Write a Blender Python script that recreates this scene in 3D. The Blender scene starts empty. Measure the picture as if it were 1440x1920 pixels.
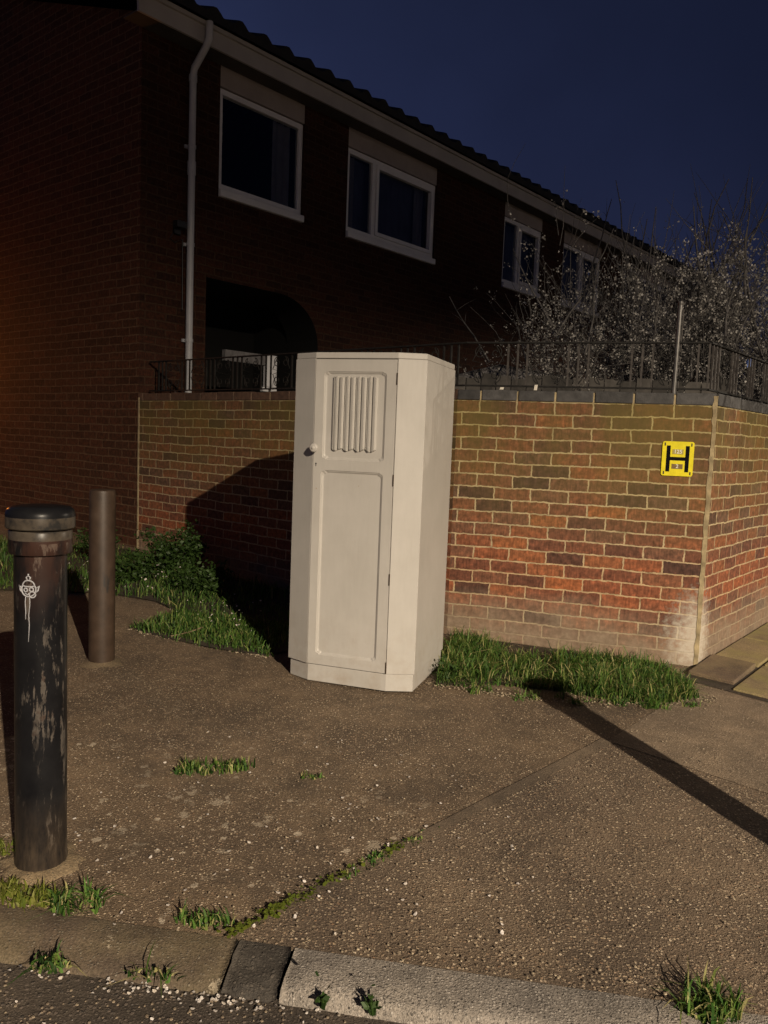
import bpy, bmesh, math, random
import numpy as np
from mathutils import Vector, Matrix
from mathutils.geometry import tessellate_polygon
random.seed(7); RNG = np.random.default_rng(11)
sc = bpy.context.scene
COL = sc.collection
R_ = math.radians

# ------------------------------------------------------------------ camera
F, PITCH, ROLL, CH = 1502.0, R_(5.33), R_(2.206), 1.262
c, s = math.cos(PITCH), math.sin(PITCH)
B3 = np.array([[1, 0, 0], [0, -s, -c], [0, c, -s]])
RR = np.array([[math.cos(ROLL), -math.sin(ROLL), 0], [math.sin(ROLL), math.cos(ROLL), 0], [0, 0, 1]]) @ B3
cam = bpy.data.cameras.new('camera'); camo = bpy.data.objects.new('camera', cam); COL.objects.link(camo)
m = Matrix.Identity(4)
for i in range(3):
    m[i][0], m[i][1], m[i][2] = RR[0][i], -RR[1][i], -RR[2][i]
m[0][3], m[1][3], m[2][3] = 0, 0, CH
camo.matrix_world = m
cam.sensor_fit = 'VERTICAL'; cam.sensor_height = 24; cam.lens = F / 1920 * 24
cam.clip_start = 0.05; cam.clip_end = 600
sc.camera = camo

# ------------------------------------------------------------------ night sky
w = bpy.data.worlds.new('World'); sc.world = w; w.use_nodes = True
nt = w.node_tree; N = nt.nodes; L = nt.links
bg = N['Background']
tc = N.new('ShaderNodeTexCoord'); sep = N.new('ShaderNodeSeparateXYZ'); L.new(tc.outputs['Generated'], sep.inputs[0])
rp = N.new('ShaderNodeValToRGB'); L.new(sep.outputs['Z'], rp.inputs[0])
rp.color_ramp.elements[0].position = 0.0; rp.color_ramp.elements[0].color = (0.022, 0.0275, 0.068, 1)
rp.color_ramp.elements[1].position = 0.75; rp.color_ramp.elements[1].color = (0.0045, 0.0065, 0.016, 1)
e = rp.color_ramp.elements.new(0.34); e.color = (0.0135, 0.0185, 0.050, 1)
nz = N.new('ShaderNodeTexNoise'); nz.inputs['Scale'].default_value = 2.2; nz.inputs['Detail'].default_value = 4
L.new(tc.outputs['Generated'], nz.inputs['Vector'])
mr = N.new('ShaderNodeMapRange'); mr.inputs['From Min'].default_value = .3; mr.inputs['From Max'].default_value = .7
mr.inputs['To Min'].default_value = .72; mr.inputs['To Max'].default_value = 1.28
L.new(nz.outputs['Fac'], mr.inputs['Value'])
mrx = N.new('ShaderNodeMapRange'); mrx.inputs['From Min'].default_value = -.1; mrx.inputs['From Max'].default_value = .6
mrx.inputs['To Min'].default_value = 1.24; mrx.inputs['To Max'].default_value = .30
L.new(sep.outputs['X'], mrx.inputs['Value'])
mu = N.new('ShaderNodeMath'); mu.operation = 'MULTIPLY'; L.new(mr.outputs[0], mu.inputs[0]); L.new(mrx.outputs[0], mu.inputs[1])
L.new(rp.outputs[0], bg.inputs['Color']); L.new(mu.outputs[0], bg.inputs['Strength'])

# ------------------------------------------------------------------ lamps
def lamp(name, kind, loc, power, color, radius):
    l = bpy.data.lights.new(name, kind); o = bpy.data.objects.new(name, l); COL.objects.link(o)
    o.location = loc; l.energy = power; l.color = color; l.shadow_soft_size = radius
    return o, l
LAMP = (8.95, -17.2, 9.5)
WARM = (1.0, .84, .64)
o, l = lamp('street_lamp_beam', 'SPOT', LAMP, 46000, WARM, .10)      # lantern behind the photographer, cut off above
l.spot_size = R_(2 * 78.5); l.spot_blend = .27
lamp('street_lamp_fill', 'POINT', LAMP, 45, (1.0, .86, .72), .10)   # weak fill added to lift the window frames above the cut-off
o, l = lamp('side_road_beam', 'SPOT', (17.5, 11.2, 6.0), 2600, (1.0, .85, .66), .04)   # second lantern round the corner, also cut off above
l.spot_size = R_(2 * 80.5); l.spot_blend = .10
lamp('side_road_fill', 'POINT', (17.5, 11.2, 6.0), 175, (1.0, .88, .80), .05)  # added fill point, put here to brighten the upper window frames
ORANGE_AT = (-6.7, 10.0, 2.0)
lamp('orange_lamp', 'POINT', ORANGE_AT, 100, (1.0, .30, .04), .06)
sc.view_settings.view_transform = 'Standard'; sc.view_settings.look = 'None'
sc.view_settings.exposure = 0; sc.view_settings.gamma = 1
try: sc.view_settings.use_curve_mapping = False
except Exception: pass
sc.cycles.max_bounces = 5; sc.cycles.diffuse_bounces = 3

# ------------------------------------------------------------------ frames of reference
TH = R_(39.5)
Vd = Vector((math.sin(TH), math.cos(TH), 0))       # along the house front, away
Ud = Vector((-math.cos(TH), math.sin(TH), 0))      # along the gable, away to the left
Nf = Vector((math.cos(TH), -math.sin(TH), 0))      # out of the house front
A = Vector((-2.31, 7.465, 0)); B = Vector((1.857, 4.577, 0)); C_ = Vector((.43, 5.02, 0))
ZUP = Vector((0, 0, 1))
def gz(x, y):
    return .03 * (min(max(y, -2), 10) - 4.7) - .012 * (min(max(x, -7), 7) - 1.9)
def G(x, y, dz=0.0): return Vector((x, y, gz(x, y) + dz))

# ------------------------------------------------------------------ tagging
def tag(o, label=None, cat=None, group=None, kind=None):
    if label: o['label'] = label
    if cat: o['category'] = cat
    if group: o['group'] = group
    if kind: o['kind'] = kind
    return o
def thing(name, label, cat, loc=(0, 0, 0), group=None):
    o = bpy.data.objects.new(name, None); COL.objects.link(o); o.location = loc
    o.empty_display_size = .1
    return tag(o, label, cat, group)

# ------------------------------------------------------------------ mesh builder
class MB:
    def __init__(s): s.v = []; s.f = []; s.uv = []; s.mi = []; s.t = []
    def face(s, pts, uv=None, mi=0, t=None):
        i = len(s.v); s.v += [tuple(p) for p in pts]; s.f.append(tuple(range(i, i + len(pts))))
        s.uv.append(uv if uv else [(0, 0)] * len(pts)); s.mi.append(mi)
        s.t.append(random.random() if t is None else t)
    def box(s, o, ex, ey, ez, mi=0, t=None, uvdir=None):
        """o corner, three edge vectors"""
        o = Vector(o); ex, ey, ez = Vector(ex), Vector(ey), Vector(ez)
        if ex.cross(ey).dot(ez) < 0: o = o + ex; ex = -ex
        p = lambda a, b, c_: o + ex * a + ey * b + ez * c_
        t = random.random() if t is None else t
        for q in ([(0,0,0),(0,1,0),(1,1,0),(1,0,0)], [(0,0,1),(1,0,1),(1,1,1),(0,1,1)], [(0,0,0),(1,0,0),(1,0,1),(0,0,1)],
                  [(1,0,0),(1,1,0),(1,1,1),(1,0,1)], [(1,1,0),(0,1,0),(0,1,1),(1,1,1)], [(0,1,0),(0,0,0),(0,0,1),(0,1,1)]):
            P = [p(*k) for k in q]
            uv = None
            if uvdir is not None: uv = [(x.dot(uvdir[0]) - uvdir[1], x.z) for x in P]
            s.face(P, uv, mi, t)
    def bar(s, a, b, hw, hh, side=None, mi=0):
        """rectangular bar from a to b"""
        a, b = Vector(a), Vector(b); d = b - a
        sd = side or (d.cross(ZUP) if abs(d.normalized().z) < .95 else Vector((1, 0, 0)))
        sd = sd.normalized(); up = sd.cross(d).normalized()
        s.box(a - sd * hw - up * hh, d, sd * 2 * hw, up * 2 * hh, mi)
    def tube(s, pts, r, n=8, caps=True, mi=0):
        pts = [Vector(p) for p in pts]; rs = r if isinstance(r, (list, tuple)) else [r] * len(pts)
        rings = []; up = None
        for i, p in enumerate(pts):
            d = (pts[min(i + 1, len(pts) - 1)] - pts[max(i - 1, 0)])
            d = d.normalized() if d.length > 1e-9 else Vector((0, 0, 1))
            if up is None: up = Vector((1, 0, 0)) if abs(d.x) < .8 else Vector((0, 1, 0))
            x = (up - d * up.dot(d)).normalized(); y = d.cross(x); up = x
            rings.append([p + (x * math.cos(2*math.pi*k/n) + y * math.sin(2*math.pi*k/n)) * rs[i] for k in range(n)])
        t = random.random()
        base = len(s.v)
        for rg in rings: s.v += [tuple(q) for q in rg]
        for i in range(len(rings) - 1):
            for k in range(n):
                k2 = (k + 1) % n
                s.f.append((base+i*n+k, base+i*n+k2, base+(i+1)*n+k2, base+(i+1)*n+k)); s.uv.append([(0,0)]*4); s.mi.append(mi); s.t.append(t)
        if caps:
            for i, rev in ((0, True), (len(rings)-1, False)):
                ids = [base+i*n+k for k in range(n)]
                s.f.append(tuple(reversed(ids)) if rev else tuple(ids)); s.uv.append([(0,0)]*n); s.mi.append(mi); s.t.append(t)
    def lathe(s, prof, n=40, o=(0, 0, 0), mi=0):
        base = len(s.v); o = Vector(o)
        for r, z in prof:
            for k in range(n):
                a = 2 * math.pi * k / n; s.v.append((o.x + r*math.cos(a), o.y + r*math.sin(a), o.z + z))
        for i in range(len(prof) - 1):
            for k in range(n):
                k2 = (k + 1) % n
                s.f.append((base+i*n+k, base+i*n+k2, base+(i+1)*n+k2, base+(i+1)*n+k)); s.uv.append([(0,0)]*4); s.mi.append(mi); s.t.append(0)
        ids = [base + (len(prof)-1)*n + k for k in range(n)]
        if prof[-1][0] > 1e-4: s.f.append(tuple(ids)); s.uv.append([(0,0)]*n); s.mi.append(mi); s.t.append(0)
    def prism(s, poly, z0, z1, mi=0, t=None):
        """vertical prism over a plan polygon (CCW); z0/z1 numbers or functions"""
        f0 = z0 if callable(z0) else (lambda x, y: z0); f1 = z1 if callable(z1) else (lambda x, y: z1)
        if sum(poly[i][0]*poly[(i+1) % len(poly)][1] - poly[(i+1) % len(poly)][0]*poly[i][1] for i in range(len(poly))) < 0: poly = list(reversed(poly))
        t = random.random() if t is None else t
        top = [(x, y, f1(x, y)) for x, y in poly]; bot = [(x, y, f0(x, y)) for x, y in poly]
        s.face(top, None, mi, t); s.face(list(reversed(bot)), None, mi, t)
        for i in range(len(poly)):
            j = (i + 1) % len(poly); s.face([bot[i], bot[j], top[j], top[i]], None, mi, t)
    def build(s, name, mats, parent=None, smooth=False, loc=None, merge=False, bevel=0):
        me = bpy.data.meshes.new(name)
        vs = s.v if loc is None else [(x - loc[0], y - loc[1], z - loc[2]) for x, y, z in s.v]
        me.from_pydata(vs, [], s.f)
        uvl = me.uv_layers.new(name='UVMap')
        flat = [k for f in s.uv for uv in f for k in uv]
        uvl.data.foreach_set('uv', flat)
        me.polygons.foreach_set('material_index', s.mi)
        at = me.attributes.new('tint', 'FLOAT', 'FACE'); at.data.foreach_set('value', s.t)
        for mm in (mats if isinstance(mats, (list, tuple)) else [mats]): me.materials.append(mm)
        if merge or smooth or bevel:
            bm = bmesh.new(); bm.from_mesh(me); bmesh.ops.remove_doubles(bm, verts=bm.verts, dist=1e-5); bm.to_mesh(me); bm.free()
        if smooth:
            for p in me.polygons: p.use_smooth = True
        o = bpy.data.objects.new(name, me); COL.objects.link(o)
        if smooth and smooth != 'all':
            bpy.context.view_layer.objects.active = o
            md = o.modifiers.new('edge', 'EDGE_SPLIT'); md.split_angle = R_(40)
        if bevel:
            md = o.modifiers.new('bevel', 'BEVEL'); md.width = bevel; md.segments = 2; md.limit_method = 'ANGLE'; md.angle_limit = R_(35)
        if loc is not None: o.location = loc
        if parent is not None:
            o.parent = parent
            if loc is None: o.location = -Vector(parent_world(parent))
        return o
def parent_world(p):
    v = Vector(p.location); q = p.parent
    while q is not None: v = v + Vector(q.location); q = q.parent
    return v

# ------------------------------------------------------------------ materials
def mat(name): 
    m_ = bpy.data.materials.new(name); m_.use_nodes = True
    return m_, m_.node_tree.nodes, m_.node_tree.links, m_.node_tree.nodes['Principled BSDF']
def ramp(N, L, src, stops, interp='LINEAR'):
    r = N.new('ShaderNodeValToRGB'); cr = r.color_ramp; cr.interpolation = interp
    while len(cr.elements) < len(stops): cr.elements.new(.5)
    for el, (p, col) in zip(cr.elements, stops): el.position = p; el.color = (*col, 1) if len(col) == 3 else col
    L.new(src, r.inputs[0]); return r.outputs[0]
def noise(N, L, vec, scale, detail=4, rough=.55, out='Fac'):
    n = N.new('ShaderNodeTexNoise'); n.inputs['Scale'].default_value = scale; n.inputs['Detail'].default_value = detail
    n.inputs['Roughness'].default_value = rough
    if vec is not None: L.new(vec, n.inputs['Vector'])
    return n.outputs[out]
def mapping(N, L, vec, sc_=(1, 1, 1), loc=(0, 0, 0)):
    m_ = N.new('ShaderNodeMapping'); m_.inputs['Scale'].default_value = sc_; m_.inputs['Location'].default_value = loc
    L.new(vec, m_.inputs['Vector']); return m_.outputs[0]
def mix(N, L, fac, a, b, mode='MIX'):
    m_ = N.new('ShaderNodeMix'); m_.data_type = 'RGBA'; m_.blend_type = mode
    for sock, val in ((0, fac), (6, a), (7, b)):
        if hasattr(val, 'node'): L.new(val, m_.inputs[sock])
        elif sock == 0: m_.inputs[0].default_value = val
        else: m_.inputs[sock].default_value = (*val, 1)
    return m_.outputs[2]
def math_(N, L, op, a, b=None):
    m_ = N.new('ShaderNodeMath'); m_.operation = op
    for i, v in enumerate((a, b)):
        if v is None: continue
        if hasattr(v, 'node'): L.new(v, m_.inputs[i])
        else: m_.inputs[i].default_value = v
    return m_.outputs[0]
def rng(N, L, v, a, b, c_=0, d=1):
    m_ = N.new('ShaderNodeMapRange'); L.new(v, m_.inputs['Value'])
    for k, x in zip(('From Min', 'From Max', 'To Min', 'To Max'), (a, b, c_, d)): m_.inputs[k].default_value = x
    return m_.outputs[0]
def bump(N, L, bs, h, strength=.5, dist=.01, prev=None):
    b = N.new('ShaderNodeBump'); b.inputs['Strength'].default_value = strength; b.inputs['Distance'].default_value = dist
    L.new(h, b.inputs['Height'])
    if prev is not None: L.new(prev, b.inputs['Normal'])
    if bs is not None: L.new(b.outputs[0], bs.inputs['Normal'])
    return b.outputs[0]
def objco(N): return N.new('ShaderNodeTexCoord').outputs['Object']
def posco(N): return N.new('ShaderNodeNewGeometry').outputs['Position']

def plain(name, col, rough=.6, var=.15, scale=12, metal=0, spec=.5, bumpk=.0, tint=0):
    m_, N, L, b = mat(name); co = objco(N)
    n = noise(N, L, co, scale, 5)
    lo = tuple(x * (1 - var) for x in col); hi = tuple(min(1, x * (1 + var)) for x in col)
    colr = ramp(N, L, n, [(.3, lo), (.7, hi)])
    if tint:
        at = N.new('ShaderNodeAttribute'); at.attribute_name = 'tint'
        colr = mix(N, L, 1.0, colr, ramp(N, L, at.outputs['Fac'], [(0, (1-tint,)*3), (1, (1+tint*.5,)*3)]), 'MULTIPLY')
    L.new(colr, b.inputs['Base Color']); b.inputs['Roughness'].default_value = rough; b.inputs['Metallic'].default_value = metal
    b.inputs['Specular IOR Level'].default_value = spec
    if bumpk: bump(N, L, b, noise(N, L, co, scale * 6, 4), bumpk, .004)
    return m_

def brick_mat(name, cols, mortar, stains, mort=.013, dirt=1.0):
    m_, N, L, b = mat(name)
    uv = N.new('ShaderNodeUVMap').outputs[0]
    wob = noise(N, L, uv, 28, 3, .6, 'Color')
    sub = N.new('ShaderNodeVectorMath'); sub.operation = 'SUBTRACT'; L.new(wob, sub.inputs[0]); sub.inputs[1].default_value = (.5, .5, .5)
    scl = N.new('ShaderNodeVectorMath'); scl.operation = 'SCALE'; L.new(sub.outputs[0], scl.inputs[0]); scl.inputs['Scale'].default_value = .017
    wob2 = noise(N, L, uv, 3.2, 2, .5, 'Color')
    sub2 = N.new('ShaderNodeVectorMath'); sub2.operation = 'SUBTRACT'; L.new(wob2, sub2.inputs[0]); sub2.inputs[1].default_value = (.5, .5, .5)
    scl2 = N.new('ShaderNodeVectorMath'); scl2.operation = 'SCALE'; L.new(sub2.outputs[0], scl2.inputs[0]); scl2.inputs['Scale'].default_value = .02
    add = N.new('ShaderNodeVectorMath'); L.new(uv, add.inputs[0]); L.new(scl.outputs[0], add.inputs[1])
    add2 = N.new('ShaderNodeVectorMath'); L.new(add.outputs[0], add2.inputs[0]); L.new(scl2.outputs[0], add2.inputs[1])
    br = N.new('ShaderNodeTexBrick'); L.new(add2.outputs[0], br.inputs['Vector'])
    br.inputs['Scale'].default_value = 1; br.inputs['Brick Width'].default_value = .225; br.inputs['Row Height'].default_value = .0755
    br.inputs['Mortar Size'].default_value = mort / 2; br.inputs['Mortar Smooth'].default_value = .25
    br.inputs['Color1'].default_value = (0, 0, 0, 1); br.inputs['Color2'].default_value = (1, 1, 1, 1); br.inputs['Mortar'].default_value = (.5, .5, .5, 1)
    br.offset = .5; br.squash = 1
    k = len(cols)
    body = ramp(N, L, br.outputs['Color'], [(i / (k - 1), cc) for i, cc in enumerate(cols)])
    # blotches inside a brick + vertical scouring
    n1 = noise(N, L, mapping(N, L, uv, (30, 30, 1)), 1.0, 5, .65)
    body = mix(N, L, 1.0, body, ramp(N, L, n1, [(.28, (.45,)*3), (.52, (1,)*3), (.74, (1.8, 1.6, 1.5))]), 'MULTIPLY')
    n2 = noise(N, L, mapping(N, L, uv, (95, 14, 1)), 1.0, 3, .6)
    body = mix(N, L, 1.0, body, ramp(N, L, n2, [(.3, (.66,)*3), (.7, (1.32,)*3)]), 'MULTIPLY')
    mo = ramp(N, L, noise(N, L, mapping(N, L, uv, (14, 22, 1)), 1, 6, .7), [(.3, tuple(x * .42 for x in mortar)), (.5, tuple(x * .85 for x in mortar)), (.7, tuple(x * 1.1 for x in mortar))])
    mfac = br.outputs['Fac']
    col = mix(N, L, mfac, body, mo)
    if stains:
        sp = N.new('ShaderNodeSeparateXYZ'); L.new(uv, sp.inputs[0]); z = sp.outputs['Y']
        big = noise(N, L, mapping(N, L, uv, (1.6, 2.2, 1)), 1.0, 4, .6)
        st = noise(N, L, mapping(N, L, uv, (9, 1.4, 1)), 1.0, 4, .65)
        # green-yellow algae on the upper half
        g = math_(N, L, 'MULTIPLY', rng(N, L, z, .62, 1.35), ramp(N, L, math_(N, L, 'ADD', math_(N, L, 'MULTIPLY', big, .7), math_(N, L, 'MULTIPLY', st, .3)), [(.33, (0,)*3), (.56, (1,)*3)]))
        col = mix(N, L, math_(N, L, 'MULTIPLY', g, .70), col, mix(N, L, mfac, (.140, .108, .028), (.34, .285, .095)))
        # soot/dark wash under the coping
        d = math_(N, L, 'MULTIPLY', rng(N, L, z, 1.0, 1.5), rng(N, L, st, .35, .65))
        col = mix(N, L, math_(N, L, 'MULTIPLY', d, .35), col, (.045, .032, .02))
        # redder, cleaner bricks low down, then pale salts at the foot
        rmask = math_(N, L, 'MULTIPLY', rng(N, L, z, .75, .45), rng(N, L, z, .22, .36))
        col = mix(N, L, math_(N, L, 'MULTIPLY', rmask, .75), col, mix(N, L, mfac, (1.25, .99, .86), (1.05, .9, .8)), 'MULTIPLY')
        zz = math_(N, L, 'ADD', z, math_(N, L, 'MULTIPLY', math_(N, L, 'SUBTRACT', big, .5), .55))
        sal = math_(N, L, 'MULTIPLY', rng(N, L, zz, .36, .10), rng(N, L, st, .25, .6, .55, 1))
        col = mix(N, L, math_(N, L, 'MULTIPLY', sal, .9), col, ramp(N, L, n1, [(.3, (.17, .125, .085)), (.7, (.27, .21, .15))]))
        # salts bloomed round the foot of the corner
        ge = posco(N); dv = N.new('ShaderNodeVectorMath'); dv.operation = 'DISTANCE'; L.new(mapping(N, L, ge, (1, 1, .62)), dv.inputs[0]); dv.inputs[1].default_value = (1.85, 4.58, .10)
        cm = math_(N, L, 'MULTIPLY', rng(N, L, math_(N, L, 'ADD', dv.outputs['Value'], math_(N, L, 'MULTIPLY', math_(N, L, 'SUBTRACT', n1, .5), .35)), .20, .05), .8)
        col = mix(N, L, cm, col, (.50, .45, .37))
    L.new(col, b.inputs['Base Color']); b.inputs['Roughness'].default_value = .9; b.inputs['Specular IOR Level'].default_value = .25
    h = math_(N, L, 'SUBTRACT', math_(N, L, 'MULTIPLY', n1, .35), mfac)
    bump(N, L, b, h, .55, .006)
    return m_

M = {}
M['garden_brick'] = brick_mat('garden_brick', [(.065, .038, .030), (.13, .058, .036), (.17, .072, .040), (.21, .080, .037), (.115, .066, .046), (.26, .10, .038)], (.46, .365, .225), True, .0105)
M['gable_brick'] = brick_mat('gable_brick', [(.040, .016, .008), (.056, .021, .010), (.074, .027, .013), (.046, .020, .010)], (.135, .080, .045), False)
M['front_brick_shaded'] = brick_mat('front_brick_shaded', [(.022, .0075, .004), (.031, .010, .0045), (.042, .0135, .0065), (.025, .0095, .005)], (.058, .030, .016), False)  # front wall: darker copy of the gable brick, shade put into its colour
M['mortar'] = plain('mortar', (.34, .27, .155), .95, .45, 14, bumpk=.5)
M['coping_dark'] = plain('coping_dark', (.052, .050, .050), .7, .4, 22, bumpk=.5, tint=.4)
M['coping_red'] = plain('coping_red', (.085, .048, .030), .8, .35, 30, bumpk=.4, tint=.3)
M['white_upvc'] = plain('white_upvc', (.66, .65, .66), .4, .06, 4)
M['panel'] = plain('panel', (.30, .255, .235), .6, .1, 5)
M['fascia'] = plain('fascia', (.36, .335, .315), .5, .1, 3)
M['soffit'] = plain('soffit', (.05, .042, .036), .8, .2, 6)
M['roof_tile'] = plain('roof_tile', (.011, .010, .010), .85, .4, 9, bumpk=.4)
M['pipe_grey'] = plain('pipe_grey', (.42, .42, .44), .45, .1, 6)
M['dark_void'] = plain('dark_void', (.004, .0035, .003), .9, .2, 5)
M['net'] = plain('net', (.085, .095, .16), .9, .2, 3)
M['curtain'] = plain('curtain', (.20, .20, .24), .9, .12, 7)
M['iron'] = plain('iron', (.050, .044, .040), .6, .4, 40, spec=.3)
M['iron_darkened'] = plain('iron_darkened', (.014, .013, .012), .7, .4, 40, spec=.2)
M['galv'] = plain('galv', (.12, .115, .11), .4, .25, 30, metal=.4)
M['black_plastic'] = plain('black_plastic', (.012, .012, .012), .45, .3, 20)
M['yellow'] = plain('yellow', (.70, .60, .015), .38, .10, 30)
M['sign_black'] = plain('sign_black', (.003, .003, .004), .7, .2, 30, spec=.08)
M['sign_brown'] = plain('sign_brown', (.16, .10, .03), .6, .3, 160)
M['sign_olive'] = plain('sign_olive', (.34, .28, .06), .6, .4, 200)
M['sign_white'] = plain('sign_white', (.75, .72, .60), .5, .1, 60)
M['scrap'] = plain('scrap', (.62, .58, .50), .8, .2, 60)
M['blue'] = plain('blue', (.06, .16, .55), .5, .2, 40)
M['fence_wood'] = plain('fence_wood', (.075, .068, .060), .9, .4, 14, tint=.5)
M['felt'] = plain('felt', (.16, .15, .15), .9, .25, 20)
M['bark'] = plain('bark', (.095, .088, .084), .9, .4, 30, bumpk=.4)

def glass():
    m_, N, L, b = mat('glass')
    out = N['Material Output']
    g = N.new('ShaderNodeBsdfGlossy'); g.inputs['Roughness'].default_value = .03; g.inputs['Color'].default_value = (.85, .88, .95, 1)
    t = N.new('ShaderNodeBsdfTransparent'); t.inputs['Color'].default_value = (.75, .78, .82, 1)
    fr = N.new('ShaderNodeFresnel'); fr.inputs['IOR'].default_value = 1.5
    f = math_(N, L, 'ADD', math_(N, L, 'MULTIPLY', fr.outputs[0], 1.45), .0)
    x = N.new('ShaderNodeMixShader'); L.new(f, x.inputs[0]); L.new(t.outputs[0], x.inputs[1]); L.new(g.outputs[0], x.inputs[2])
    N.remove(b); L.new(x.outputs[0], out.inputs['Surface']); return m_
M['glass'] = glass()

def wardrobe_mat():
    m_, N, L, b = mat('wardrobe_paint'); co = objco(N)
    n = noise(N, L, co, 5, 5, .6)
    col = ramp(N, L, n, [(.3, (.368, .350, .322)), (.7, (.408, .388, .360))])
    fine = noise(N, L, mapping(N, L, co, (60, 60, 9)), 1, 4, .6)
    col = mix(N, L, 1.0, col, ramp(N, L, fine, [(.3, (.975,)*3), (.7, (1.02,)*3)]), 'MULTIPLY')
    sp = N.new('ShaderNodeSeparateXYZ'); L.new(co, sp.inputs[0])
    # scuffs and splashed grime near the foot, small chips
    dr_ = ramp(N, L, noise(N, L, mapping(N, L, co, (26, 26, 1.6)), 1, 4, .6), [(.60, (0,)*3), (.72, (1,)*3)])
    col = mix(N, L, math_(N, L, 'MULTIPLY', dr_, .07), col, (.26, .21, .16))
    g = math_(N, L, 'MULTIPLY', rng(N, L, sp.outputs['Z'], .42, .02), rng(N, L, noise(N, L, co, 14, 5, .65), .45, .75))
    col = mix(N, L, math_(N, L, 'MULTIPLY', g, .45), col, (.25, .19, .13))
    v = N.new('ShaderNodeTexVoronoi'); v.inputs['Scale'].default_value = 9; L.new(co, v.inputs['Vector'])
    ch = math_(N, L, 'LESS_THAN', v.outputs['Distance'], .035)
    col = mix(N, L, math_(N, L, 'MULTIPLY', ch, .6), col, (.30, .22, .15))
    L.new(col, b.inputs['Base Color']); b.inputs['Roughness'].default_value = .48; b.inputs['Specular IOR Level'].default_value = .35
    bump(N, L, b, math_(N, L, 'ADD', fine, math_(N, L, 'MULTIPLY', n, .6)), .12, .004)
    return m_
M['wardrobe'] = wardrobe_mat()

def ground_mat(name, base, stones, sscale, sfrac, lichen=0, gloss=.8, moss=0, bk=.6):
    """weathered surface with embedded stones"""
    m_, N, L, b = mat(name); co = posco(N)
    big = noise(N, L, co, 1.3, 5, .6); mid = noise(N, L, co, 9, 5, .65); fine = noise(N, L, co, 160, 3, .6)
    col = ramp(N, L, mid, [(.3, tuple(x * .72 for x in base)), (.7, tuple(x * 1.25 for x in base))])
    col = mix(N, L, 1.0, col, ramp(N, L, big, [(.34, (.60, .60, .62)), (.66, (1.28, 1.26, 1.2))]), 'MULTIPLY')
    col = mix(N, L, 1.0, col, ramp(N, L, fine, [(.3, (.6,)*3), (.7, (1.4,)*3)]), 'MULTIPLY')
    hts = [fine]
    for sc_, fr, wgt in ((sscale, sfrac, 1.0), (sscale * 1.9, sfrac * .9, .8)):
        v = N.new('ShaderNodeTexVoronoi'); v.inputs['Scale'].default_value = sc_; v.inputs['Randomness'].default_value = 1; L.new(co, v.inputs['Vector'])
        spc = N.new('ShaderNodeSeparateColor'); L.new(v.outputs['Color'], spc.inputs[0])
        body = rng(N, L, v.outputs['Distance'], .46, .30)
        pres = math_(N, L, 'LESS_THAN', spc.outputs[0], fr)
        mask = math_(N, L, 'MULTIPLY', body, pres)
        k = len(stones)
        sc2 = ramp(N, L, spc.outputs[1], [(i / (k - 1), x) for i, x in enumerate(stones)])
        col = mix(N, L, math_(N, L, 'MULTIPLY', mask, wgt), col, sc2)
        hts.append(math_(N, L, 'MULTIPLY', mask, 1.0))
    if lichen:
        wv = noise(N, L, co, 22, 4, .7, 'Color')
        wm = mix(N, L, .16, co, wv, 'ADD')
        v = N.new('ShaderNodeTexVoronoi'); v.inputs['Scale'].default_value = 11; L.new(wm, v.inputs['Vector'])
        spc = N.new('ShaderNodeSeparateColor'); L.new(v.outputs['Color'], spc.inputs[0])
        r_ = math_(N, L, 'MULTIPLY', math_(N, L, 'MULTIPLY', spc.outputs[0], rng(N, L, fine, .3, .7, .55, 1.2)), .36)
        d = math_(N, L, 'LESS_THAN', v.outputs['Distance'], r_)
        pres = math_(N, L, 'LESS_THAN', spc.outputs[1], lichen)
        sp = N.new('ShaderNodeSeparateXYZ'); L.new(co, sp.inputs[0])
        fade = rng(N, L, math_(N, L, 'ADD', sp.outputs['Y'], math_(N, L, 'MULTIPLY', sp.outputs['X'], .6)), 3.3, 2.3)
        lm = math_(N, L, 'MULTIPLY', math_(N, L, 'MULTIPLY', d, pres), math_(N, L, 'MULTIPLY', fade, rng(N, L, mid, .34, .52)))
        col = mix(N, L, math_(N, L, 'MULTIPLY', lm, .62), col, (.38, .32, .24))
    if lichen == .85:                                  # small pale spots of gum and lichen
        v = N.new('ShaderNodeTexVoronoi'); v.inputs['Scale'].default_value = 19; L.new(mix(N, L, .05, co, wv, 'ADD'), v.inputs['Vector'])
        spc = N.new('ShaderNodeSeparateColor'); L.new(v.outputs['Color'], spc.inputs[0])
        lm2 = math_(N, L, 'MULTIPLY', math_(N, L, 'LESS_THAN', v.outputs['Distance'], math_(N, L, 'MULTIPLY', spc.outputs[0], .26)), math_(N, L, 'MULTIPLY', math_(N, L, 'LESS_THAN', spc.outputs[1], .6), fade))
        col = mix(N, L, math_(N, L, 'MULTIPLY', lm2, .75), col, (.44, .37, .28))
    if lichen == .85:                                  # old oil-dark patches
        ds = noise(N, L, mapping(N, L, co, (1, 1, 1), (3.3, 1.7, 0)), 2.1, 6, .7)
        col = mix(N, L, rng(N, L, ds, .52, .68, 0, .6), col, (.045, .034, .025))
    if moss:
        g = ramp(N, L, noise(N, L, co, 4.5, 5, .65), [(.42, (0,)*3), (.62, (1,)*3)])
        col = mix(N, L, math_(N, L, 'MULTIPLY', g, moss), col, (.21, .195, .055))
    L.new(col, b.inputs['Base Color']); b.inputs['Roughness'].default_value = gloss; b.inputs['Specular IOR Level'].default_value = .4
    h = hts[0]
    for x in hts[1:]: h = math_(N, L, 'ADD', h, x)
    bump(N, L, b, h, bk, .006)
    return m_
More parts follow.
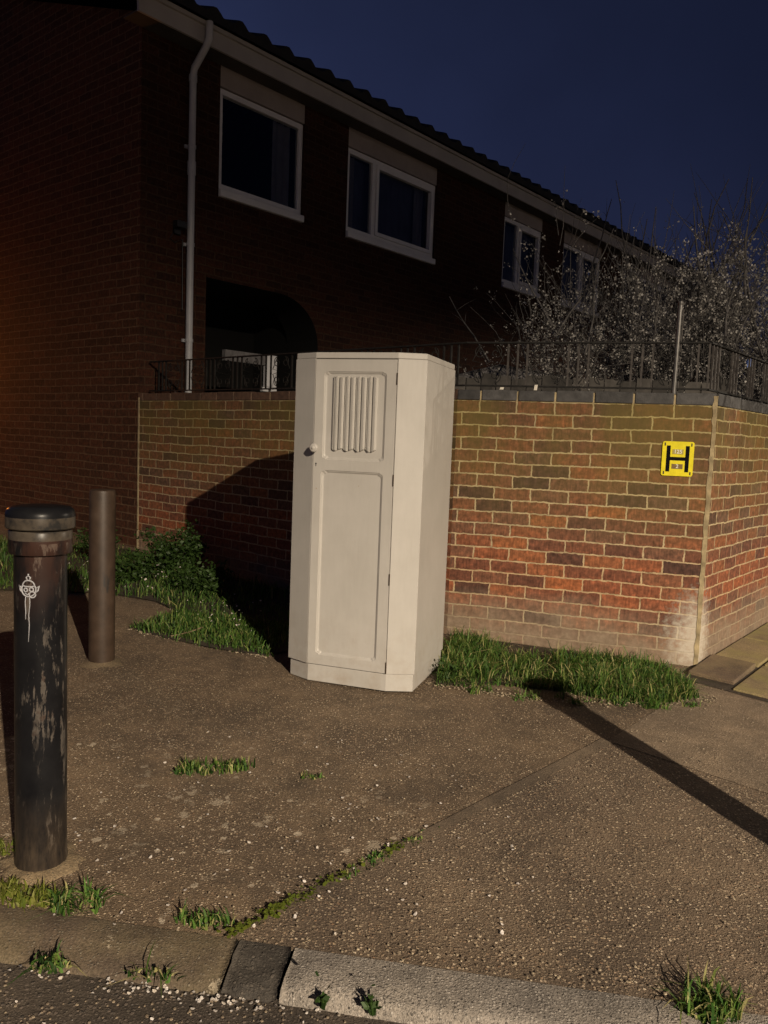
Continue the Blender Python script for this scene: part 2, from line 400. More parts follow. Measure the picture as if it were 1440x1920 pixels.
ST = [(.06, .042, .030), (.24, .175, .115), (.11, .078, .055), (.42, .33, .22), (.20, .12, .07), (.58, .48, .35)]
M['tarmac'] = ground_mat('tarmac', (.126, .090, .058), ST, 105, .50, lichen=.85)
M['aggregate'] = ground_mat('aggregate', (.128, .094, .065), ST, 88, .66, lichen=0, bk=.8)
M['footway'] = ground_mat('footway', (.175, .132, .092), [(.11, .085, .06), (.25, .19, .135), (.36, .285, .21)], 110, .4)
M['joint'] = ground_mat('joint', (.13, .098, .068), [(.08, .06, .045), (.14, .11, .08)], 160, .2)
M['road'] = ground_mat('road', (.058, .046, .036), [(.04, .035, .03), (.13, .10, .08), (.08, .065, .05)], 85, .4)
M['patch'] = ground_mat('patch', (.042, .036, .030), [(.04, .035, .03), (.09, .075, .06)], 90, .35)
M['kerb_brown'] = ground_mat('kerb_brown', (.092, .068, .048), [(.09, .07, .055), (.19, .16, .12)], 130, .2, lichen=.25, moss=.1)
M['granite'] = ground_mat('granite', (.215, .190, .165), [(.035, .030, .025), (.36, .325, .285), (.12, .105, .09)], 120, .7)
M['flag'] = ground_mat('flag', (.27, .205, .115), [(.12, .10, .07), (.22, .18, .12)], 140, .15, moss=.55)
M['flag_brown'] = ground_mat('flag_brown', (.150, .105, .070), [(.12, .10, .07), (.2, .16, .12)], 140, .15, moss=.15)
M['soil'] = ground_mat('soil', (.045, .034, .024), [(.03, .022, .016), (.07, .055, .04)], 60, .4)
M['base_mortar'] = ground_mat('base_mortar', (.165, .122, .074), [(.11, .085, .055), (.21, .17, .11)], 160, .3)

def blade_mat(name, cols, rough=.55, trans=.35):
    m_, N, L, b = mat(name)
    at = N.new('ShaderNodeAttribute'); at.attribute_name = 'tint'
    k = len(cols)
    col = ramp(N, L, at.outputs['Fac'], [(i / (k - 1), x) for i, x in enumerate(cols)])
    L.new(col, b.inputs['Base Color']); b.inputs['Roughness'].default_value = rough; b.inputs['Specular IOR Level'].default_value = .3
    tr = N.new('ShaderNodeBsdfTranslucent'); L.new(col, tr.inputs['Color'])
    x = N.new('ShaderNodeMixShader'); x.inputs[0].default_value = trans
    L.new(b.outputs[0], x.inputs[1]); L.new(tr.outputs[0], x.inputs[2]); L.new(x.outputs[0], N['Material Output'].inputs['Surface'])
    return m_
M['grass'] = blade_mat('grass', [(.008, .022, .004), (.030, .082, .012), (.062, .142, .022), (.125, .215, .04), (.024, .062, .010), (.20, .25, .065), (.40, .34, .16)])
M['moss_grass'] = blade_mat('moss_grass', [(.07, .10, .012), (.11, .14, .018), (.15, .17, .025), (.20, .20, .05)])
M['weed'] = blade_mat('weed', [(.018, .040, .008), (.030, .062, .012), (.045, .085, .018), (.028, .055, .012)])
M['blossom'] = blade_mat('blossom', [(.42, .395, .365), (.66, .64, .60), (.34, .32, .29), (.18, .17, .15)], .7, .3)
M['petal'] = blade_mat('petal', [(.62, .56, .50), (.75, .70, .66), (.55, .48, .40)], .7, .3)
M['grit'] = blade_mat('grit', [(.12, .09, .065), (.24, .19, .13), (.40, .33, .23), (.09, .07, .05)], .8, 0)
M['dead'] = blade_mat('dead', [(.30, .24, .14), (.22, .17, .10), (.14, .10, .06)], .8, .1)

def bollard_mat():
    m_, N, L, b = mat('bollard_paint'); co = objco(N)
    n = noise(N, L, co, 9, 5, .6)
    col = ramp(N, L, n, [(.3, (.0045, .0045, .0055)), (.7, (.011, .011, .012))])
    st = noise(N, L, mapping(N, L, co, (40, 40, 9.0)), 1, 7, .72)
    big = noise(N, L, mapping(N, L, co, (11, 11, 3.4)), 1, 4, .6)
    k = math_(N, L, 'MULTIPLY', ramp(N, L, st, [(.545, (0,)*3), (.575, (1,)*3)]), ramp(N, L, big, [(.43, (0,)*3), (.53, (1,)*3)]))
    worn = ramp(N, L, noise(N, L, co, 30, 4), [(.3, (.030, .024, .020)), (.55, (.078, .068, .058)), (.7, (.050, .032, .024))])
    sz = N.new('ShaderNodeSeparateXYZ'); L.new(co, sz.inputs[0]); k = math_(N, L, 'MULTIPLY', k, math_(N, L, 'LESS_THAN', sz.outputs['Z'], .93))
    col = mix(N, L, math_(N, L, 'MULTIPLY', k, .9), col, worn)
    sp = N.new('ShaderNodeSeparateXYZ'); L.new(co, sp.inputs[0])
    rust = math_(N, L, 'MULTIPLY', math_(N, L, 'MULTIPLY', rng(N, L, sp.outputs['Z'], .70, .92), rng(N, L, sp.outputs['Z'], .95, .935)), ramp(N, L, big, [(.44, (0,)*3), (.56, (1,)*3)]))
    col = mix(N, L, math_(N, L, 'MULTIPLY', rust, .28), col, (.105, .045, .028))
    band = math_(N, L, 'MULTIPLY', math_(N, L, 'GREATER_THAN', sp.outputs['Z'], .937), math_(N, L, 'LESS_THAN', sp.outputs['Z'], 1.001))
    col = mix(N, L, math_(N, L, 'MULTIPLY', band, .9), col, ramp(N, L, noise(N, L, co, 22, 5, .65), [(.36, (.02, .019, .018)), (.48, (.050, .041, .032)), (.7, (.075, .062, .048))]))
    low = math_(N, L, 'MULTIPLY', rng(N, L, sp.outputs['Z'], .20, .02), rng(N, L, st, .3, .7))
    col = mix(N, L, math_(N, L, 'MULTIPLY', low, .7), col, (.075, .055, .038))
    L.new(col, b.inputs['Base Color']); 
    L.new(rng(N, L, k, 0, 1, .33, .75), b.inputs['Roughness']); b.inputs['Specular IOR Level'].default_value = .14
    bump(N, L, b, math_(N, L, 'ADD', math_(N, L, 'MULTIPLY', k, -.6), n), .25, .003)
    return m_
M['bollard'] = bollard_mat()
def rusty():
    m_, N, L, b = mat('brown_bollard_paint'); co = objco(N)
    n = noise(N, L, co, 12, 6, .65)
    col = ramp(N, L, n, [(.28, (.028, .018, .012)), (.6, (.048, .031, .021)), (.75, (.062, .043, .031))])
    st = noise(N, L, mapping(N, L, co, (30, 30, 7)), 1, 4, .6)
    sp = N.new('ShaderNodeSeparateXYZ'); L.new(co, sp.inputs[0])
    k = math_(N, L, 'MULTIPLY', ramp(N, L, st, [(.56, (0,)*3), (.63, (1,)*3)]), math_(N, L, 'MULTIPLY', rng(N, L, sp.outputs['Z'], .28, .36), rng(N, L, sp.outputs['Z'], .55, .46)))
    col = mix(N, L, k, col, (.022, .018, .016))
    L.new(col, b.inputs['Base Color']); b.inputs['Roughness'].default_value = .5; b.inputs['Specular IOR Level'].default_value = .3
    bump(N, L, b, n, .25, .003); return m_
M['brown'] = rusty()
M['marker'] = plain('marker', (.30, .30, .32), .6, .2, 40)

# ------------------------------------------------------------------ ground, road, kerb, pavement
def sheet(name, poly, dz, m_, skirt=.0):
    b = MB(); b.face([G(x, y, dz) for x, y in poly], t=.5)
    if skirt:
        n = len(poly)
        for i in range(n):
            p, q = poly[i], poly[(i + 1) % n]
            b.face([G(*q, dz), G(*p, dz), G(*p, dz - skirt), G(*q, dz - skirt)], t=.5)
    o = b.build(name, m_); o['kind'] = 'structure'; return o
def ccw(p): return p if sum(p[i][0]*p[(i+1) % len(p)][1] - p[(i+1) % len(p)][0]*p[i][1] for i in range(len(p))) > 0 else p[::-1]
yk = lambda x: 1.923 - .139 * x
ROADZ = -.034
xs = [-250, -60, -20, -7, -2, 0, 2, 7, 20, 60, 250]; ys = [-250, -60, -20, -8, -2, 2, 5, 10, 20, 60, 250]
b = MB()
for i in range(len(xs) - 1):
    for j in range(len(ys) - 1):
        b.face([G(x, y, ROADZ) for x, y in ((xs[i], ys[j]), (xs[i+1], ys[j]), (xs[i+1], ys[j+1]), (xs[i], ys[j+1]))], t=.5)
o = b.build('road', M['road']); o['kind'] = 'structure'
J0, J1, J2 = (-.37, yk(-.37)), (1.02, 3.41), (1.80, 4.33)
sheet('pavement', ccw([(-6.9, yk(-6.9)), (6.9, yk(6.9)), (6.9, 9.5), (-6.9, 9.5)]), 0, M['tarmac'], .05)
sheet('concrete_apron', ccw([J0, (6.8, yk(6.8)), (6.8, 1.55), (3.0, 2.05), (1.52, 2.97), J1]), .0015, M['aggregate'])
sheet('footway', ccw([J1, (1.52, 2.97), (3.0, 2.05), (6.8, 1.55), (6.8, 7), (4.2, 7.0), J2]), .003, M['footway'])
jd = Vector((J1[0] - J0[0], J1[1] - J0[1], 0)).normalized(); jn = Vector((-jd.y, jd.x, 0))
def jp(t, w_): 
    p = Vector((J0[0], J0[1], 0)) + jd * t + jn * w_; return (p.x, p.y)
JL = math.hypot(J1[0] - J0[0], J1[1] - J0[1])
sheet('pavement_joint', ccw([jp(.02, -.012), jp(.85, -.02), jp(JL, -.028), jp(JL, .03), jp(.85, .022), jp(.02, .012)]), .0045, M['joint'])
# kerb stones
kd = Vector((1, -.139, 0)).normalized(); kn = Vector((-kd.y * -1, 0, 0))
kf = Vector((-.1377, -.9905, 0))
from mathutils import noise as mn
def kerb(name, x0, x1, width, flat, m_, seed, rough=.006):
    rnd = random.Random(seed); b = MB(); n = max(3, int(min(x1 - x0, 2.4) / .016))
    if flat:   # square-cut stone
        prof = [(0, .003, 0), (.15, .004, .5), (.35, .004, 1), (.55, .003, 1), (.75, .001, 1), (.90, -.002, 1), (.97, -.008, 1), (1.0, -.016, 1), (1.05, -.026, 1), (1.08, ROADZ - .02, .3)]
    else:      # worn, splayed front
        prof = [(0, .003, 0), (.15, .004, .5), (.30, .003, 1), (.42, .002, 1), (.50, -.002, 1), (.62, -.008, 1), (.75, -.015, 1), (.88, -.022, 1), (1.0, -.030, 1), (1.06, ROADZ - .02, .3)]
    rows = []
    for i in range(n + 1):
        x = x0 + (x1 - x0) * i / n; y = yk(x); row = []
        end = min(1, min(i, n - i) / 2.0)
        for k, (f, z, a) in enumerate(prof):
            q = Vector((x * 9, k * .55, seed * 3.1)); q2 = Vector((x * 38, k * 1.3, seed * 1.7))
            d = (mn.noise(q) * .8 + mn.noise(q2) * .55) * rough * a
            row.append(G(x, y, z + d - (1 - end) * .006 * a) + kf * (width * f + (mn.noise(q2 + Vector((5, 5, 5))) * rough * .8 * a)))
        rows.append(row)
    for a, c2 in zip(rows[:-1], rows[1:]):
        for k in range(len(prof) - 1): b.face([a[k], a[k+1], c2[k+1], c2[k]], t=.5)
    for r_, rev in ((rows[0], False), (rows[-1], True)):
        f = r_ + [r_[0] + Vector((0, 0, -.13))]
        b.face(f if not rev else f[::-1], t=.5)
    o = b.build(name, m_, smooth='all'); tag(o, kind='structure'); return o
kerb('kerb', -1.245, -.335, .155, False, M['kerb_brown'], 3)
kerb('kerb', -2.17, -1.25, .155, False, M['kerb_brown'], 4)
kerb('kerb', -6.8, -2.175, .155, False, M['kerb_brown'], 5)
kerb('kerb_patch', -.33, -.195, .150, False, M['patch'], 6, .016)
kerb('kerb', -.185, .80, .145, True, M['granite'], 7, .005)
kerb('kerb', .81, 1.75, .145, True, M['granite'], 8, .005)
kerb('kerb', 1.76, 6.8, .145, True, M['granite'], 9, .005)
# flagstones beside the return wall
NW = Vd.cross(ZUP)                       # outwards from the return wall
def slab(a0, a1, b0, b1, h, m_, label, tilt=0):
    q = [B + Vd * a + NW * c2 for a, c2 in ((a0, b0), (a1, b0), (a1, b1), (a0, b1))]
    t = thing  # noqa
    b = MB(); pl = ccw([(p.x, p.y) for p in q])
    b.prism(pl, lambda x, y: gz(x, y) - .03, lambda x, y: gz(x, y) + h + tilt * ((x - B.x) * Vd.x + (y - B.y) * Vd.y))
    ce = sum(q, Vector()) / 4
    o = b.build('paving_slab', m_, loc=(ce.x, ce.y, gz(ce.x, ce.y)), bevel=.006)
    tag(o, label, 'paving slab', 'paving slabs at the foot of the return wall'); return o
q_ = [B + Vd * a + NW * c2 for a, c2 in ((-.30, .012), (2.2, .012), (2.2, 1.0), (-.38, .92))]
sheet('slab_bed', ccw([(p.x, p.y) for p in q_]), .006, M['soil'])
slab(-.19, .235, .014, .262, .030, M['flag_brown'], 'small brown paving slab tilted up at the foot of the wall corner', .03)
slab(.262, .86, .014, .268, .022, M['flag'], 'mossy paving slab against the wall, behind the small brown slab')
slab(-.285, .30, .285, .86, .016, M['flag'], 'mossy yellow-green paving slab farther from the wall, beside the tarmac footway')
slab(.885, 1.5, .014, .268, .02, M['flag'], 'mossy paving slab against the wall, farthest back of the row at the frame edge')
slab(.325, .95, .285, .86, .018, M['flag'], 'mossy paving slab in the outer row, farther back at the right frame edge')
# ------------------------------------------------------------------ garden wall
WT = .225
def wall_run(b, p, q, z0, z1, u0, inward):
    d = (q - p); d.normalize()
    f = [Vector((*p.xy, z0)), Vector((*q.xy, z0)), Vector((*q.xy, z1)), Vector((*p.xy, z1))]
    uv = [(u0 + (x - p).xy.dot(d.xy), x.z) for x in f]
    b.face(f, uv)
    g = [x + inward * WT for x in f]; b.face(g[::-1], uv[::-1])
    b.face([f[3], f[2], g[2], g[3]], [(0, 0)] * 4)
wall = thing('garden_wall', 'red brick garden wall with dark coping, turning the corner behind the wardrobe', 'wall', (B.x, B.y, gz(B.x, B.y)))
D_ = B + Vd * 9.0
dL = (C_ - A).normalized(); dR = (B - C_).normalized()
inL = Vector((-dL.y, dL.x, 0)); inR = Vector((-dR.y, dR.x, 0)); inV = Vector((-Vd.y, Vd.x, 0))
CB = 1.51
LB = (B - C_).length
b = MB()
wall_run(b, A, C_, -.2, CB, .03, inL)
wall_run(b, C_, B, -.2, CB, 100 * .225 - LB, inR)
wall_run(b, B, D_, -.2, CB, .07, inV)
o = b.build('brickwork', M['garden_brick'], wall)
# coping: mortar bed with dark bricks set on it
def coping(b, p, q, inward, seed, front=.003, z0=CB, mi_b=0):
    rnd = random.Random(seed); d = q - p; n = int(d.length / .225); d.normalize()
    ln = (q - p).length
    b.box(p + ZUP * z0 - p.z * ZUP + inward * .004, d * ln, inward * (WT - .006), ZUP * .060, 1)
    u = ln
    while u > .02:
        a = max(u - .213, 0.0)
        j = rnd.uniform(-.0025, .003)
        b.box(p + d * a + ZUP * (z0 + .003) - inward * (front + j), d * (u - a), inward * (WT + front * 2), ZUP * (.064 + rnd.uniform(-.003, .004)), mi_b, rnd.random())
        u = a - .012
b = MB(); coping(b, C_, B - dR * .004, inR, 1); coping(b, D_, B + Vd * .02, inV, 2)
b.build('coping', [M['coping_dark'], M['mortar']], wall, bevel=.004)
b = MB(); coping(b, A, C_, inL, 3)
b.build('coping', [M['coping_red'], M['mortar']], wall, bevel=.004)
# mortar fillet up the corner and where the wall meets the house
b = MB()
rnd = random.Random(2); k = 60; pr = None
for i in range(k + 1):
    z = -.1 + (CB + .055 + .1) * i / k
    a = B - dR * (.017 + rnd.uniform(-.004, .005)) - inR * .003; m2 = B - (inR + inV).normalized() * .010; c2 = B + Vd * (.012 + rnd.uniform(-.004, .006)) - inV * .003
    cur = [Vector((x.x, x.y, z)) for x in (a, m2, c2)]
    if pr: b.face([pr[0], pr[1], cur[1], cur[0]], t=.5); b.face([pr[1], pr[2], cur[2], cur[1]], t=.5)
    pr = cur
b.build('corner_mortar', M['mortar'], wall)
b = MB(); pA = A + dL * .008 - inL * .004
b.box(Vector((pA.x, pA.y, .1)), dL * .022, -inL * .004, ZUP * (CB - .1 + .03)); b.build('joint_mortar', M['mortar'], wall)

# ------------------------------------------------------------------ railing on the wall
rail = thing('iron_railing', 'low black iron railing with bars in threes along the wall top', 'railing', (B.x, B.y, CB + .068))
RZ0, RZ1 = 1.607, 1.872
OFF = .10
def run(p, q, inward): 
    return p + inward * OFF, q + inward * OFF
Bp = B + (inR * OFF + dR * 0).lerp(inV * OFF, .5) * 1.1
Cp = C_ + (inR + inL).normalized() * OFF; Dp = D_ + inV * OFF; Ap = A + inL * OFF + dL * .03
b1, b2, bars, scrolls = MB(), MB(), [], []
for p, q in ((Ap, Cp), (Cp, Bp), (Bp, Dp)):
    b1.bar(Vector((*p.xy, RZ1)), Vector((*q.xy, RZ1)), .013, .005); b2.bar(Vector((*p.xy, RZ0)), Vector((*q.xy, RZ0)), .011, .005)
b1.build('top_rail', M['iron_darkened'], rail); b2.build('bottom_rail', M['iron_darkened'], rail)
def spiral(cx, cz, r0, turns, start, sgn, n=16):
    out = []
    for i in range(n + 1):
        t = i / n; a = start + sgn * turns * 2 * math.pi * t; r = r0 * (1 - .78 * t); out.append((cx + r * math.cos(a), cz + r * math.sin(a)))
    return out
nb = 0
for (p, q, first) in ((Bp, Cp, .0), (Cp, Ap, .12), (Bp, Dp, .12)):
    d = (q - p); ln = d.length; d.normalize(); g = first; gi = 0
    while g < ln - .05 and g < 5.2:
        for k in range(3):
            u = g + .059 * k - .059
            if u < -.001 or u > ln: continue
            x = p + d * u
            bb = MB(); bb.bar(Vector((*x.xy, RZ0 + .004)), Vector((*x.xy, RZ1 - .004)), .0055, .0055, d)
            if nb < 96: bb.build('bar', M['iron_darkened' if p is Cp else 'iron'], rail); nb += 1  # left-run bars use darkened iron, their shade put into the colour
        # scroll panel in the gap
        c0 = g + .059 + .125
        if c0 + .12 < ln and len(scrolls) < 14:
            sb = MB()
            P = lambda a, z: Vector((*(p + d * (c0 + a)).xy, z))
            zc = (RZ0 + RZ1) / 2
            for sg in (-1, 1):
                s1 = spiral(sg * .048, zc + .072, .042, 1.2, math.pi / 2 * (1), -sg); s2 = spiral(sg * .048, zc - .072, .042, 1.2, -math.pi / 2, sg)
                sb.tube([P(*z_) for z_ in s1], .0032, 5); sb.tube([P(*z_) for z_ in s2], .0032, 5)
                sb.tube([P(sg * .048, zc + .114), P(sg * .10, zc + .02), P(sg * .012, zc), P(sg * .10, zc - .02), P(sg * .048, zc - .114)], .0035, 5)
            scrolls.append(sb.build('scroll', M['iron_darkened'], rail))
        g += .366; gi += 1
# small posts that fix it to the coping
for p, q, us in ((Bp, Cp, (.02, 1.24)), (Cp, Ap, (.6, 1.9, 3.2)), (Bp, Dp, (1.3, 2.6))):
    d = (q - p).normalized()
    for u in us:
        bb = MB(); x = p + d * u; bb.bar(Vector((*x.xy, CB + .05)), Vector((*x.xy, RZ0)), .007, .007, d); bb.build('foot', M['iron'], rail)
# slim grey pole
x0 = B - dR * .231 + inR * .075; x1 = B - dR * .226 + inR * .075
b = MB(); b.tube([Vector((*x0.xy, CB + .066)), Vector((*x1.xy, 2.09))], .014, 14); b.lathe([(.0145, 0), (.016, .004), (.016, .018), (.008, .024)], 14, Vector((*x1.xy, 2.085)))
pole = thing('metal_pole', 'slim grey metal pole standing on the wall top beside the railing', 'pole', Vector((*x0.xy, CB + .066)))
b.build('shaft', M['galv'], pole, smooth=True)
b = MB(); b.tube([Vector((*(x0 + inR * .012 + dR * .022).xy, CB + .064)), Vector((*(x1 + dR * .018).xy, 2.06))], .0035, 6); b.build('cable', M['iron'], pole)
# scraps left on the coping
for (u, w_, h, lab) in ((1.02, .018, .032, 'torn white paper scrap standing on the wall coping near the wardrobe'), (1.225, .022, .014, 'small pale scrap lying on the wall coping right beside the wardrobe')):
    x = B - dR * u; b = MB()
    b.box(Vector((*x.xy, CB + .069)) - inR * .0 - dR * w_ / 2, dR * w_, inR * .006, Vector((.004, 0, h)))
    b.box(Vector((*x.xy, CB + .069)) + inR * .0062 - dR * w_ / 2, dR * w_ * .9, inR * .012, ZUP * .003)
    tag(b.build('paper_scrap', M['scrap'], loc=(x.x, x.y, CB + .069)), lab, 'scrap')

# ------------------------------------------------------------------ hydrant sign
def text_mesh(txt, size):
    cu = bpy.data.curves.new('t', 'FONT'); cu.body = txt; cu.size = size; cu.align_x = 'CENTER'; cu.align_y = 'CENTER'; cu.offset = size * .012
    o = bpy.data.objects.new('t', cu); COL.objects.link(o); bpy.context.view_layer.update()
    me = bpy.data.meshes.new_from_object(o.evaluated_get(bpy.context.evaluated_depsgraph_get()))
    bpy.data.objects.remove(o); return me
sc_c = B - dR * .1865; sc_c.z = 1.203
sign = thing('hydrant_sign', 'square yellow sign with a black letter H on the brick wall', 'sign', sc_c - inR * .004)
def sp(x, z, d): return Vector((sc_c.x, sc_c.y, sc_c.z)) + dR * x + ZUP * z - inR * (.004 + d)
SW, SH = .172, .198
b = MB(); r_ = .012; pts = []
for cx, cz, a0 in ((SW/2 - r_, SH/2 - r_, 0), (-SW/2 + r_, SH/2 - r_, 90), (-SW/2 + r_, -SH/2 + r_, 180), (SW/2 - r_, -SH/2 + r_, 270)):
    for k in range(5):
        a = R_(a0 + 22.5 * k); pts.append((cx + r_ * math.cos(a), cz + r_ * math.sin(a)))
b.face([sp(x, z, .003) for x, z in pts]); 
for i in range(len(pts)):
    j = (i + 1) % len(pts); b.face([sp(*pts[i], 0), sp(*pts[j], 0), sp(*pts[j], .003), sp(*pts[i], .003)])
b.build('plate', M['yellow'], sign)
b = MB()
def rect(b, x0, x1, z0, z1, d, th=.0012): b.box(sp(x0, z0, d), dR * (x1 - x0), ZUP * (z1 - z0), -inR * th)
b2_ = b
rect(b, -.062, -.041, -.075, .075, .003); rect(b, .041, .062, -.075, .075, .003); rect(b, -.0408, .0408, -.010, .010, .003)
b.build('letter', M['sign_black'], sign)
for nm, m_, (x0, x1, z0, z1), txt, size, tm in (('number_plate', 'sign_olive', (-.030, .030, .026, .054), '125', .030, 'sign_white'), ('number_plate', 'sign_brown', (-.030, .030, -.058, -.030), '2', .030, 'sign_white')):
    b = MB(); rect(b, x0, x1, z0, z1, .003); pl = b.build(nm, M[m_], sign)
    me = text_mesh(txt, size); me.materials.append(M[tm]); o = bpy.data.objects.new('number', me); COL.objects.link(o); o.parent = pl
    mm = Matrix.Identity(4); cc = sp((x0 + x1) / 2, (z0 + z1) / 2, .0047)
    for i in range(3): mm[i][0], mm[i][1], mm[i][2], mm[i][3] = dR[i], ZUP[i], -inR[i], cc[i] - 0
    o.matrix_basis = mm
for x, z in ((-.072, .082), (.072, .082), (-.072, -.082), (.072, -.082)):
    b = MB(); rect(b, x - .0035, x + .0035, z - .009, z + .009, .0031, .0006); b.build('fixing_slot', M['black_plastic'], sign)

# ------------------------------------------------------------------ house
HL, HD, ET = 18.0, 8.0, 4.93        # length of front, depth, top of front wall
PIT = math.tan(R_(19))
house = thing('brick_house', 'dark two storey brick house with white framed upper windows and pantile roof', 'house', (A.x, A.y, gz(A.x, A.y)))
A2 = A + Ud * .0
def fp(sx, z, d=0): return Vector((A.x, A.y, 0)) + Vd * sx + Nf * d + ZUP * z
WINS = [(.88, 2.03, 3.64, 4.60), (2.735, 4.465, 3.64, 4.58), (6.18, 7.32, 3.64, 4.60), (8.06, 9.5, 3.64, 4.60), (11.3, 12.9, 3.64, 4.60)]
PO = (.75, 2.33, -.2, 2.76)
ops = [(a, b_, 3.56, 4.81) for a, b_, c2, d in WINS] + [PO]
b = MB()
sxs = sorted({0, HL, *[o_[0] for o_ in ops], *[o_[1] for o_ in ops]}); szs = sorted({-.2, ET, *[o_[2] for o_ in ops], *[o_[3] for o_ in ops]})
for i in range(len(sxs) - 1):
    for j in range(len(szs) - 1):
        x0, x1, z0, z1 = sxs[i], sxs[i+1], szs[j], szs[j+1]; mx, mz = (x0+x1)/2, (z0+z1)/2
        if any(o_[0] < mx < o_[1] and o_[2] < mz < o_[3] for o_ in ops): continue
        q = [(x0, z0), (x1, z0), (x1, z1), (x0, z1)]
        b.face([fp(*k) for k in q], [(x_ + .05, z_) for x_, z_ in q])
# arch spandrels of the porch opening: square left shoulder, round right shoulder
arc = []; arch_faces = []
for k in range(13):
    a = R_(90 * k / 12); arc.append((PO[1] - .62 + .62 * math.sin(a), PO[3] - .50 + .50 * math.cos(a)))
for k in range(12):
    q = [arc[k], arc[k+1], (arc[k+1][0], PO[3]), (arc[k][0], PO[3])]
    b.face([fp(*z_) for z_ in q], [(x_ + .05, z_) for x_, z_ in q])
    q2 = [arc[k], arc[k+1]]; arch_faces.append([fp(*q2[0]), fp(*q2[0], -.5), fp(*q2[1], -.5), fp(*q2[1])])
# window reveals
for (x0, x1, z0, z1) in ops[:-1]:
    for e0, e1 in (((x0, z0), (x0, z1)), ((x0, z1), (x1, z1)), ((x1, z1), (x1, z0)), ((x1, z0), (x0, z0))):
        b.face([fp(*e0), fp(*e1), fp(*e1, -.2), fp(*e0, -.2)], [(0, 0), (.2, 0), (.2, .2), (0, .2)])
b.build('wall', M['front_brick_shaded'], house)
b = MB()
# gable (returns to the left)
gp = lambda u, z: Vector((A.x, A.y, 0)) + Ud * u + ZUP * z
gpts = [(0, -.2), (HD, -.2), (HD, ET), (HD / 2, ET + HD / 2 * PIT), (0, ET)]
b.face([gp(*k) for k in gpts][::-1], [(-k[0] + .04, k[1]) for k in gpts][::-1])
# back and far end
bk = [gp(HD, -.2), gp(HD, -.2) + Vd * HL, gp(HD, ET) + Vd * HL, gp(HD, ET)]; b.face(bk[::-1], [(0, 0), (HL, 0), (HL, 5), (0, 5)])
b.face([gp(*k) + Vd * HL for k in gpts], [(k[0], k[1]) for k in gpts])
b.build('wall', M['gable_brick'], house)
# roof of pantiles
roof = MB(); OV = .32; PITCHT = .302
ZE = ET + .115
prof = []                                                # one pantile: (fraction, height)
for k in range(8):
    t = k / 8; prof.append((t, .062 * max(0, math.sin(math.pi * (t - .30) / .55)) if .30 < t < .85 else .0))
cols_ = []
nt_ = int((HL + .5) / PITCHT)
for i in range(nt_):
    for t, h in prof: cols_.append((-.22 + (i + t) * PITCHT, h))
rows_ = 13; SL = HD / 2 + OV
for side in (0, 1):
    grid = []
    for r in range(rows_ + 1):
        for lap in ((0, 1) if 0 < r < rows_ else (0,)):
            y = SL * r / rows_
            grid.append((y, ZE + y * PIT + (.0 if lap == 0 else .022)))
    for r in range(len(grid) - 1):
        for k in range(len(cols_) - 1):
            q = []
            for (rr, kk) in ((r, k), (r, k+1), (r+1, k+1), (r+1, k)):
                y, z = grid[rr]; sx, h = cols_[kk]
                d = OV - y if side == 0 else -(HD + OV) + y
                q.append(fp(sx, z + h, d))
            roof.face(q if side == 0 else q[::-1], t=.5)
    if side == 0:                                       # thickness of the eaves course
        for k in range(len(cols_) - 1):
            (s0, h0), (s1, h1) = cols_[k], cols_[k+1]
            roof.face([fp(s0, ZE - .075, OV), fp(s1, ZE - .075, OV), fp(s1, ZE + h1, OV), fp(s0, ZE + h0, OV)], t=.5)
        roof.face([fp(cols_[0][0], ZE - .03, OV), fp(cols_[0][0], ZE - .03 + (HD/2+OV)*PIT, -HD/2), fp(cols_[-1][0], ZE - .03 + (HD/2+OV)*PIT, -HD/2), fp(cols_[-1][0], ZE - .03, OV)], t=.5)
rf = roof.build('roof', M['roof_tile'], house)
b = MB(); b.tube([fp(-.25, ZE + SL * PIT + .05, -HD/2), fp(HL + .2, ZE + SL * PIT + .05, -HD/2)], .1, 10); b.build('ridge', M['roof_tile'], rf)
# bargeboard at the gable verge
b = MB()
for sgn in (0, 1):
    p0 = gp(-OV if sgn == 0 else HD + OV, ZE - .06 ) - Vd * .20; p1 = gp(HD/2, ZE - .06 + SL * PIT) - Vd * .20
    b.box(p0 - ZUP * .13, p1 - p0, Vd * .025, ZUP * .17)
b.build('bargeboard', M['panel'], house)
b = MB(); b.box(fp(-.195, ET - .14, .22), Vd * (HL + .3), Nf * .025, ZUP * .145); b.build('fascia', M['fascia'], house)
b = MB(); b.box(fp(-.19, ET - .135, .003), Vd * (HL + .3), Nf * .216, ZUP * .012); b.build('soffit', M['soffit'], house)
b = MB(); b.box(fp(-.2, ET + .006, .20), Vd * (HL + .3), Nf * .075, ZUP * .035); b.build('gutter', M['fascia'], house)
# downpipe with swan neck
PS = .515
b = MB(); b.tube([fp(PS, -.1, .055), fp(PS, 3.72, .055)], .034, 14); b.tube([fp(PS, 3.7, .055), fp(PS, 4.55, .055), fp(PS, 4.62, .075), fp(PS, 4.76, .24), fp(PS, 4.82, .285), fp(PS, 4.97, .288)], .033, 14)
b.tube([fp(PS, 3.66, .055), fp(PS, 3.78, .055)], .040, 14); b.tube([fp(PS, 4.50, .055), fp(PS, 4.56, .055)], .039, 14)
dp = b.build('downpipe', M['pipe_grey'], house, smooth=True)
for z in (2.1, 3.0, 3.9):
    b = MB(); b.tube([fp(PS, z, .055), fp(PS, z + .03, .055)], .039, 14); b.box(fp(PS - .05, z, .002), Vd * .1, Nf * .02, ZUP * .03); b.build('pipe_clip', M['pipe_grey'], dp)
